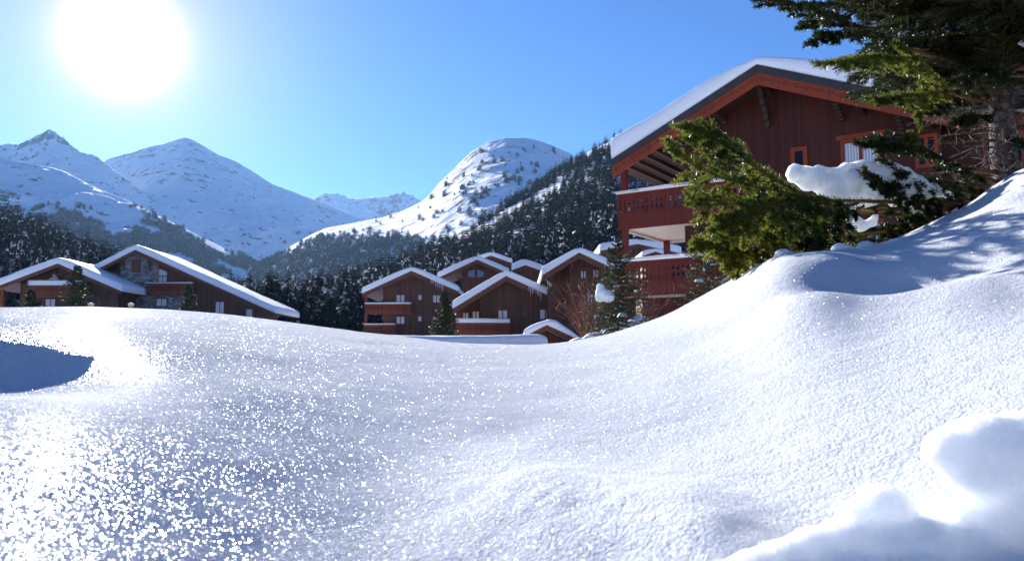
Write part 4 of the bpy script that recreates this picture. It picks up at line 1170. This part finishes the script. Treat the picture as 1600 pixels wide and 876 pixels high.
Yf = 4.5
lit, drk = M['needle'], M['needle_shaded']  # needle copies coloured as sunlit and as shaded
camn = np.array((0.15, -0.55, 0.8))      # most boughs show the camera their underside / flank
def F_(pts, normal, width, mat, **kw): return frond(rootT, [tp(*p) for p in pts], normal, width, mat, **kw)
tot = 0
B = [
    # lower left bough rising to its tip in front of the gable
    ([(1560, 330, 5.4), (1400, 335, 5.1), (1290, 318, 4.8), (1200, 275, 4.55), (1140, 232, 4.4), (1088, 206, 4.3)], (.1, -.75, .65), .31, lit, dict(start=.34, seed=1, hang=.45, tipw=.7)),
    ([(1290, 320, 4.8), (1225, 300, 4.6), (1160, 288, 4.45), (1090, 262, 4.3), (1050, 232, 4.2)], (.1, -.8, .6), .24, lit, dict(start=.25, seed=2, hang=.35, thick=.008)),
    ([(1290, 325, 4.8), (1230, 318, 4.6), (1160, 318, 4.4), (1088, 322, 4.3)], (.0, -.8, .6), .26, lit, dict(start=.2, seed=3, hang=.5, thick=.008)),
    ([(1560, 320, 5.4), (1450, 318, 5.0), (1330, 314, 4.65), (1250, 318, 4.45), (1185, 332, 4.3), (1145, 352, 4.2)], (.05, -.7, .7), .27, lit, dict(start=.42, seed=4, hang=.6, tipw=.6)),
    ([(1340, 318, 4.6), (1290, 330, 4.45), (1240, 352, 4.35), (1200, 378, 4.3)], (.05, -.85, .5), .20, lit, dict(start=.1, seed=5, hang=.6, thick=.008)),
    ([(1350, 322, 4.6), (1310, 345, 4.5), (1280, 368, 4.4), (1255, 385, 4.4)], (.05, -.85, .5), .15, M['needle_shaded'], dict(start=.1, seed=6, hang=.5, thick=.008)),
    ([(1560, 335, 5.4), (1440, 355, 5.1), (1330, 368, 4.9), (1220, 372, 4.7), (1150, 378, 4.6), (1088, 386, 4.5)], (.0, -.7, .7), .25, lit, dict(start=.35, seed=7, hang=.45)),
    ([(1250, 372, 4.7), (1200, 385, 4.6), (1160, 397, 4.55), (1130, 408, 4.5)], (.0, -.8, .6), .18, lit, dict(start=.1, seed=8, hang=.4, thick=.007)),
    # dark boughs under the snow cushion
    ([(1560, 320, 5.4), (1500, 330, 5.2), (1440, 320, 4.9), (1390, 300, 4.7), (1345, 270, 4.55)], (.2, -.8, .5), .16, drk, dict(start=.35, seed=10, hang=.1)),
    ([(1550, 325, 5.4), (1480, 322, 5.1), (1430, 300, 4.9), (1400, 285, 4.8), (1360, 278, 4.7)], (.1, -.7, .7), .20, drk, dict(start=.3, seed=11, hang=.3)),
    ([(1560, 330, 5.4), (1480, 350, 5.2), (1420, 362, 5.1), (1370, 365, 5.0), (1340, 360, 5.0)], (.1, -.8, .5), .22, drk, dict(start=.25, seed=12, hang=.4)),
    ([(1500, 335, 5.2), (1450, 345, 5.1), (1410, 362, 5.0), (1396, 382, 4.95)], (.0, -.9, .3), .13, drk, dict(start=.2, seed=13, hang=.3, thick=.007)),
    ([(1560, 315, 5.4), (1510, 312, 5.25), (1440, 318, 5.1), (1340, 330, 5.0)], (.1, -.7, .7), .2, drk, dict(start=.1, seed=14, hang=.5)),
    # middle bough
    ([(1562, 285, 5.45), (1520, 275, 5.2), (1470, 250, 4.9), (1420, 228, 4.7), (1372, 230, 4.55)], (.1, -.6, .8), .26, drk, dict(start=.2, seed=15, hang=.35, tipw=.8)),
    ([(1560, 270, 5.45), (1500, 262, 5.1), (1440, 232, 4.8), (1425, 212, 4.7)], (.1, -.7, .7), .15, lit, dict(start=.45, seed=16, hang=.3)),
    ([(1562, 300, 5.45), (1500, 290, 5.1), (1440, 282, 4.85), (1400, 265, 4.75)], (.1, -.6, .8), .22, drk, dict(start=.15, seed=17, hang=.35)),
    # upper yellow green bough over the roof edge
    ([(1562, 165, 5.45), (1500, 150, 5.1), (1430, 110, 4.8), (1390, 92, 4.6), (1322, 98, 4.45)], (.1, -.55, .85), .26, lit, dict(start=.3, seed=18, hang=.35, tipw=.8)),
    ([(1480, 135, 5.0), (1430, 95, 4.8), (1405, 72, 4.7)], (.1, -.7, .7), .14, lit, dict(start=.2, seed=19, hang=.2, thick=.007)),
    ([(1562, 140, 5.45), (1500, 142, 5.1), (1440, 148, 4.9), (1400, 152, 4.75), (1364, 160, 4.6)], (.1, -.5, .85), .15, lit, dict(start=.2, seed=20, hang=.3)),
    ([(1545, 115, 5.4), (1500, 105, 5.2), (1530, 108, 5.0), (1565, 112, 4.9)], (.1, -.5, .85), .14, drk, dict(start=.2, seed=21, hang=.3, thick=.008)),
    ([(1430, 160, 4.9), (1436, 172, 4.9), (1437, 196, 4.9)], (.3, -.9, .1), .05, lit, dict(start=.3, seed=22, hang=.1, thick=.005)),
    ([(1562, 150, 5.45), (1510, 152, 5.3), (1470, 160, 5.2), (1425, 172, 5.15)], (.1, -.5, .85), .16, drk, dict(start=.1, seed=31, hang=.4)),
    ([(1562, 178, 5.45), (1520, 185, 5.3), (1490, 196, 5.2)], (.1, -.6, .8), .13, drk, dict(start=.1, seed=32, hang=.4, thick=.008)),
    ([(1562, 130, 5.45), (1590, 128, 5.3), (1630, 135, 5.2), (1680, 150, 5.1)], (.1, -.5, .85), .2, drk, dict(start=.1, seed=33, hang=.4)),
    ([(1562, 215, 5.45), (1600, 222, 5.3), (1640, 235, 5.2)], (.1, -.5, .85), .16, drk, dict(start=.1, seed=34, hang=.4, thick=.008)),
    ([(1562, 120, 5.4), (1550, 112, 5.2), (1530, 118, 5.0), (1500, 128, 4.85)], (.1, -.5, .85), .2, drk, dict(start=.1, seed=35, hang=.4)),
    # long upper left bough reaching into the sky
    ([(1560, 110, 5.45), (1480, 95, 5.2), (1395, 68, 4.95), (1330, 38, 4.75), (1270, 15, 4.6), (1208, -2, 4.45)], (.1, -.55, .85), .27, drk, dict(start=.35, seed=23, hang=.45, tipw=.7)),
    ([(1400, 68, 4.95), (1350, 55, 4.8), (1300, 55, 4.7), (1262, 72, 4.6)], (.0, -.5, .85), .13, drk, dict(start=.15, seed=24, hang=.3, thick=.007)),
    ([(1370, 45, 4.9), (1320, 40, 4.8), (1270, 38, 4.7), (1254, 45, 4.65)], (.0, -.5, .85), .11, drk, dict(start=.15, seed=25, hang=.3, thick=.007)),
]
for pts, nrm, wd_, mt, kw in B: tot += F_(pts, nrm, wd_, mt, **kw)
# the thick crown above: whorls of boughs round the trunk, most of it above the frame
rs2 = np.random.default_rng(77)
for (z_py, Lb, n, a0) in ((104, .95, 8, .3), (88, 1.2, 9, .0), (70, 1.3, 9, .5), (50, 1.5, 10, .9), (30, 1.5, 9, .2), (10, 1.6, 9, .6), (-12, 1.6, 9, .4), (-40, 1.5, 8, .1), (-70, 1.35, 6, .1), (-150, 1.2, 6, .6), (-250, 1.05, 5, .3), (-380, .8, 5, .5), (-520, .55, 4, .1)):
    bz = tp(1562, z_py)
    for k in range(n):
        a = a0 + 2 * pi * k / n + rs2.normal(0, .15)
        da = np.array((cos(a), sin(a), 0)); Lk = Lb * rs2.uniform(.8, 1.15)
        if da[0] < -.35: Lk *= .62 if z_py > -30 else .8
        b0 = bz + np.array((0, 0, rs2.uniform(-.12, .12)))
        path = [b0, b0 + da * Lk * .35 + (0, 0, .03), b0 + da * Lk * .7 + (0, 0, -.02), b0 + da * Lk + (0, 0, .04)]
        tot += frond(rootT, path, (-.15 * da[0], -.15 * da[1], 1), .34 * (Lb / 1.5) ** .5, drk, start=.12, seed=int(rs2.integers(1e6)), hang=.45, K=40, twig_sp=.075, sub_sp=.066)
# dead grey twigs along the bare part of the trunk
dt = MB()
for i in range(90):
    py = rs2.uniform(120, 292); b0 = tp(1566, py); a = rs2.uniform(2.2, 4.4) if rs2.random() < .75 else rs2.uniform(-1, 1.2)
    l = rs2.uniform(.12, .55); d = np.array((cos(a), sin(a), rs2.uniform(-.35, .25)))
    pts = [b0 + d * l * q + np.array((0, 0, -.12 * q * q * l)) + rs2.normal(0, .01, 3) * q for q in (0, .35, .7, 1.0)]
    dt.tube(pts, [.006, .004, .003, .0015], 4)
    for j in range(4):
        q = pts[1] + (pts[3] - pts[1]) * rs2.random(); e = q + np.array(rs2.normal(0, 1, 3)) * .07
        dt.tube([q, (q + e) / 2 + (0, 0, .005), e], [.003, .002, .001], 3)
dt.build('dead_twigs', M['bark'], rootT)
print('FIR faces', tot)

# ------------------------------------------------------------------ snow cushions on the boughs
def blob(name, balls, label, group=None, mat=None, voxel=.022, cat='snow', amp=.012, kind=None):
    """settled snow: a union of overlapping rounded lumps, remeshed and smoothed into one body"""
    c = np.mean([b[0] for b in balls], 0)
    import bmesh
    bm = bmesh.new()
    for p, rr in balls:
        q = bmesh.ops.create_icosphere(bm, subdivisions=3, radius=1.0)
        s3 = np.array(rr) if np.ndim(rr) else np.array((rr, rr, rr))
        for v in q['verts']:
            co = np.array(v.co) * s3
            co += np.array(p) - c
            v.co = co
    me = bpy.data.meshes.new(name); bm.to_mesh(me); bm.free(); me.materials.append(mat or M['soft_snow'])
    o = bpy.data.objects.new(name, me); col.objects.link(o); o.location = tuple(c)
    m = o.modifiers.new('melt', 'REMESH'); m.mode = 'VOXEL'; m.voxel_size = voxel; m.use_smooth_shade = True
    m = o.modifiers.new('round', 'SMOOTH'); m.factor = .5; m.iterations = 8
    tx = bpy.data.textures.new(name, 'CLOUDS'); tx.noise_scale = .09; tx.noise_depth = 3
    m = o.modifiers.new('lumps', 'DISPLACE'); m.texture = tx; m.strength = amp * 2; m.mid_level = .5
    tag(o, label, cat, group, kind)
    return o
def sb(px, py, Y, rpx, flat=.8, dy=.9):
    p = at(px, py, Y); r_ = rpx / FPX * Y * 1.12
    return (p, (r_, r_ * dy, r_ * flat))
Y1 = 4.85
blob('snow_cushion', [sb(1243, 272, Y1, 18, .8), sb(1270, 274, Y1, 22, .8), sb(1300, 284, Y1, 25, .8), sb(1330, 282, Y1, 30, .85), sb(1362, 280, Y1, 31, .85), sb(1392, 286, Y1, 31, .8),
      sb(1420, 291, Y1, 27, .7), sb(1448, 296, Y1, 19, .65), sb(1471, 302, Y1, 11, .5), sb(1256, 263, Y1, 9), sb(1345, 262, Y1, 12), sb(1380, 262, Y1, 14), sb(1485, 304, Y1, 7, .5), sb(1312, 305, Y1, 20), sb(1335, 312, Y1, 17), sb(1290, 300, Y1, 15), sb(1362, 306, Y1, 20), sb(1400, 306, Y1, 20), sb(1375, 270, Y1, 18), sb(1262, 280, Y1, 18), sb(1345, 290, Y1, 22)],
     'thick irregular snow cushion lying on the lower boughs of the big fir', 'snow on the big fir', amp=.042)
blob('snow_cushion', [sb(1327, 328, 4.75, 8, 1.3), sb(1332, 342, 4.75, 11), sb(1345, 352, 4.75, 12), sb(1362, 348, 4.75, 9), sb(1368, 338, 4.75, 6)],
     'small ragged snow clump hanging below the large cushion of the big fir', 'snow on the big fir', voxel=.014, amp=.012)
for i, (px, py, rp) in enumerate(((1426, 324, 6), (1440, 326, 5), (1492, 330, 5), (1597, 66, 5))):
    blob('snow_cushion', [sb(px, py, 4.9, rp), sb(px + rp, py + 2, 4.9, rp * .7), sb(px - rp * .9, py + 3, 4.9, rp * .6), sb(px + 2, py + rp * 1.4, 4.9, rp * .6), sb(px + rp * .6, py - rp * 1.1, 4.9, rp * .5)], 'tiny snow scrap caught in the big fir, ' + ['left of a pair under the large cushion', 'right of a pair under the large cushion', 'lying near the trunk foot', 'high up at the right photo edge'][i],
         'snow on the big fir', voxel=.01, amp=.008)

# ------------------------------------------------------------------ snow lumps close to the camera and along the bank
def lump(balls, label, voxel=.006, amp=.004, mat=None): return blob('snow_lump', balls, label, 'snow lumps on the bank', mat or M['soft_snow'], voxel, 'snow lump', amp)
lump([sb(1545, 712, 1.0, 72, .8), sb(1500, 702, 1.0, 48, .7), sb(1600, 730, 1.02, 92, .85), sb(1478, 706, 1.0, 30, .7), sb(1590, 800, 1.02, 50, .6), sb(1680, 790, 1.0, 120, .9),
      sb(1560, 830, 1.0, 62, .8), sb(1510, 820, 1.0, 38, .8), sb(1600, 880, 1.0, 90, .8),
      sb(1382, 792, 1.02, 38, .8), sb(1350, 808, 1.02, 36, .7), sb(1420, 812, 1.02, 30, .6), sb(1130, 905, 1.0, 45, .6), sb(1185, 890, 1.0, 48, .6), sb(1235, 872, 1.0, 48, .6), sb(1285, 855, 1.0, 48, .6), sb(1330, 842, 1.0, 48, .6),
      sb(1390, 858, .99, 56, .7), sb(1450, 850, .98, 52, .7), sb(1500, 855, .98, 58, .7), sb(1330, 895, .97, 60, .6), sb(1420, 905, .96, 70, .6), sb(1540, 900, .96, 80, .6), sb(1240, 920, .97, 60, .6)],
     'broken snow ridge with a big overhanging lump, nearest the camera at bottom right', amp=.007)
lump([sb(888, 543, 25, 13, .6), sb(905, 538, 25, 16, .6), sb(930, 530, 25, 17, .6), sb(952, 523, 25, 16, .6), sb(972, 512, 25, 14, .6), sb(1000, 505, 25, 18, .6), sb(895, 550, 25, 25, .5), sb(940, 545, 25, 30, .5)],
     'row of snowy mounds before the buried porch and the small fir', voxel=.06, amp=.05)
for i, (px, py) in enumerate(((1312, 388), (1352, 384), (1223, 396))):
    gx, gy, _ = at(px, py, 3.85); lump([(np.array((gx, gy, float(ground(gx, gy)) + .0)), (.045, .04, .035)), (np.array((gx + .05, gy, float(ground(gx, gy)) - .0)), (.035, .03, .02))],
         'fist sized snow crumb on the crest ' + ['under the window half hidden by boughs', 'right below the hanging snow clump', 'at the left end of the hollow'][i], voxel=.01, amp=.006)

# ------------------------------------------------------------------ free standing young firs with real boughs
def young_fir(px, py_base, py_top, Y, rad_px, label, seed, group=None, mat=None, snow=.25, per=9, tiers=15, K=12, nd=None):
    r = np.random.default_rng(seed)
    b = at(px, py_base, Y); t_ = at(px, py_top, Y); H = t_[2] - b[2]; Rb = rad_px / FPX * Y
    root = empty('young_fir', tuple(b)); tag(root, label, 'tree', group)
    MB().tube([(0, 0, -.6), (0, 0, H * .5), (0, 0, H)], [.035 * H / 3 + .01, .02 * H / 3 + .006, .004], 7).build('trunk', M['bark'], root)
    P0, P1 = [], []; stems = MB(); sn = MB()
    for i in range(tiers):
        f = (i + .3) / tiers; z = H * (f * .97 + .02)
        for k in range(max(4, int(per * (1 - f * .45)))):
            a = r.uniform(0, 6.28); L_ = Rb * ((1 - f) ** .8) * r.uniform(.6, 1.2) + .04 * H * .4
            da = np.array((cos(a), sin(a), 0)); rise = .45 * f - .12 + r.normal(0, .08)
            b0 = np.array((0, 0, z)); n = 6
            pl = [b0 + da * L_ * q + np.array((0, 0, L_ * (rise * q - .30 * q * (1 - q) + .10 * q * q))) for q in np.linspace(0, 1, n)]
            stems.tube(pl, list(np.linspace(.008 * H / 3, .002, n)), 3)
            for j in range(1, n):
                P0.append(pl[j - 1]); P1.append(pl[j]); d = unit(pl[j] - pl[j - 1]); s_ = unit(np.cross(d, (0, 0, 1.0)))
                for g in (-1, 1):
                    ls = L_ * .34 * (1.15 - j / n) * r.uniform(.6, 1.2)
                    P0.append(pl[j]); P1.append(pl[j] + unit(s_ * g + d * .9 - np.array((0, 0, r.uniform(0, .35)))) * ls)
            if r.random() < snow:
                q = pl[int(r.integers(2, n - 1))]; w_ = L_ * r.uniform(.10, .2)
                pts = [q + np.array((cos(t) * w_ * r.uniform(.7, 1.2), sin(t) * w_ * r.uniform(.7, 1.2), -.1 * w_)) for t in np.linspace(0, 2 * pi, 8)[:-1]]
                top = [q + (p - q) * .6 + np.array((0, 0, w_ * .5)) for p in pts]; c = q + np.array((0, 0, w_ * .62))
                sn.add(pts + top + [c], [(u, (u + 1) % 7, (u + 1) % 7 + 7, u + 7) for u in range(7)] + [(u + 7, (u + 1) % 7 + 7, 14) for u in range(7)])
    P0, P1 = np.array(P0), np.array(P1)
    V, F = needles(P0, P1, np.tile((0, 0, 1.0), (len(P0), 1)), K=K, ln=nd[0] if nd else .035 * H / 3 + .012, wd=nd[1] if nd else .006 * H / 3 + .002, r=r)
    cr = np_mesh('crown', V, F, mat or M['spruce'], parent=root)
    stems.build('branches', M['twig'], cr)
    if snow: sn.build('branch_snow', M['tree_snow'], cr, smooth=True)['kind'] = 'stuff'
    return root
young_fir(966, 530, 372, 21.5, 60, 'slender young fir standing free before the corner of the red chalet', 5, per=14, tiers=24, K=20, snow=.10)
blob('snow_cushion', [sb(938, 449, 21.2, 6, 1.1), sb(940, 458, 21.2, 9, .9), sb(950, 463, 21.2, 10, .9), sb(937, 466, 21.2, 7)], 'bright snow clump stuck on the left side of the slender young fir', None, voxel=.03, amp=.03)
young_fir(1102, 480, 336, 13.0, 42, 'snow flecked young fir half hidden below the boughs of the big fir', 6, per=10, tiers=17, K=16, snow=.30)
young_fir(694, 527, 456, 72, 22, 'small fir in front of the double balcony chalet', 7, per=10, tiers=16, K=9, snow=.15, nd=(.22, .035))
young_fir(118, 492, 414, 96, 26, 'tallest of the little firs before the leftmost chalet, under its balcony end', 8, 'little firs before the left chalets', per=10, tiers=16, K=9, snow=.10, nd=(.26, .045))
young_fir(47, 492, 453, 96, 20, 'low bushy fir at the left end of the leftmost balcony', 9, 'little firs before the left chalets', per=9, tiers=11, K=9, snow=.08, nd=(.26, .045))
young_fir(293, 494, 443, 98, 17, 'little fir at the right end of the stone front balcony', 10, 'little firs before the left chalets', per=9, tiers=12, K=9, snow=.08, nd=(.26, .045))
# bare shrubs
def shrub(px, py, Y, h, w_, n, label, seed):
    r = np.random.default_rng(seed); b = at(px, py, Y); m = MB()
    for i in range(n):
        a = r.uniform(0, 6.28); tip = np.array((cos(a) * w_ * r.uniform(.1, 1), sin(a) * w_ * .6 * r.uniform(.1, 1), h * r.uniform(.5, 1)))
        p = [tip * q + np.array((r.normal(0, .03), r.normal(0, .03), -.25 * h * q * (1 - q) * -1)) * (q > 0) for q in (0, .3, .6, 1)]
        m.tube(p, [.022, .015, .010, .004], 4)
        for j in range(6):
            q = p[1] + (p[3] - p[1]) * r.random(); e = q + np.array((r.normal(0, .2), r.normal(0, .2), r.uniform(.0, .4)))
            m.tube([q, (q + e) / 2 + (0, 0, .02), e], [.009, .007, .003], 3)
    o = m.build('bare_shrub', M['bare']); o.location = tuple(b); tag(o, label, 'shrub')
shrub(915, 535, 27, 2.3, 1.3, 44, 'tangle of bare reddish shrub stems left of the slender young fir', 11)
shrub(1012, 515, 23.5, 1.5, .9, 12, 'few pale bare stems right of the slender young fir', 12)
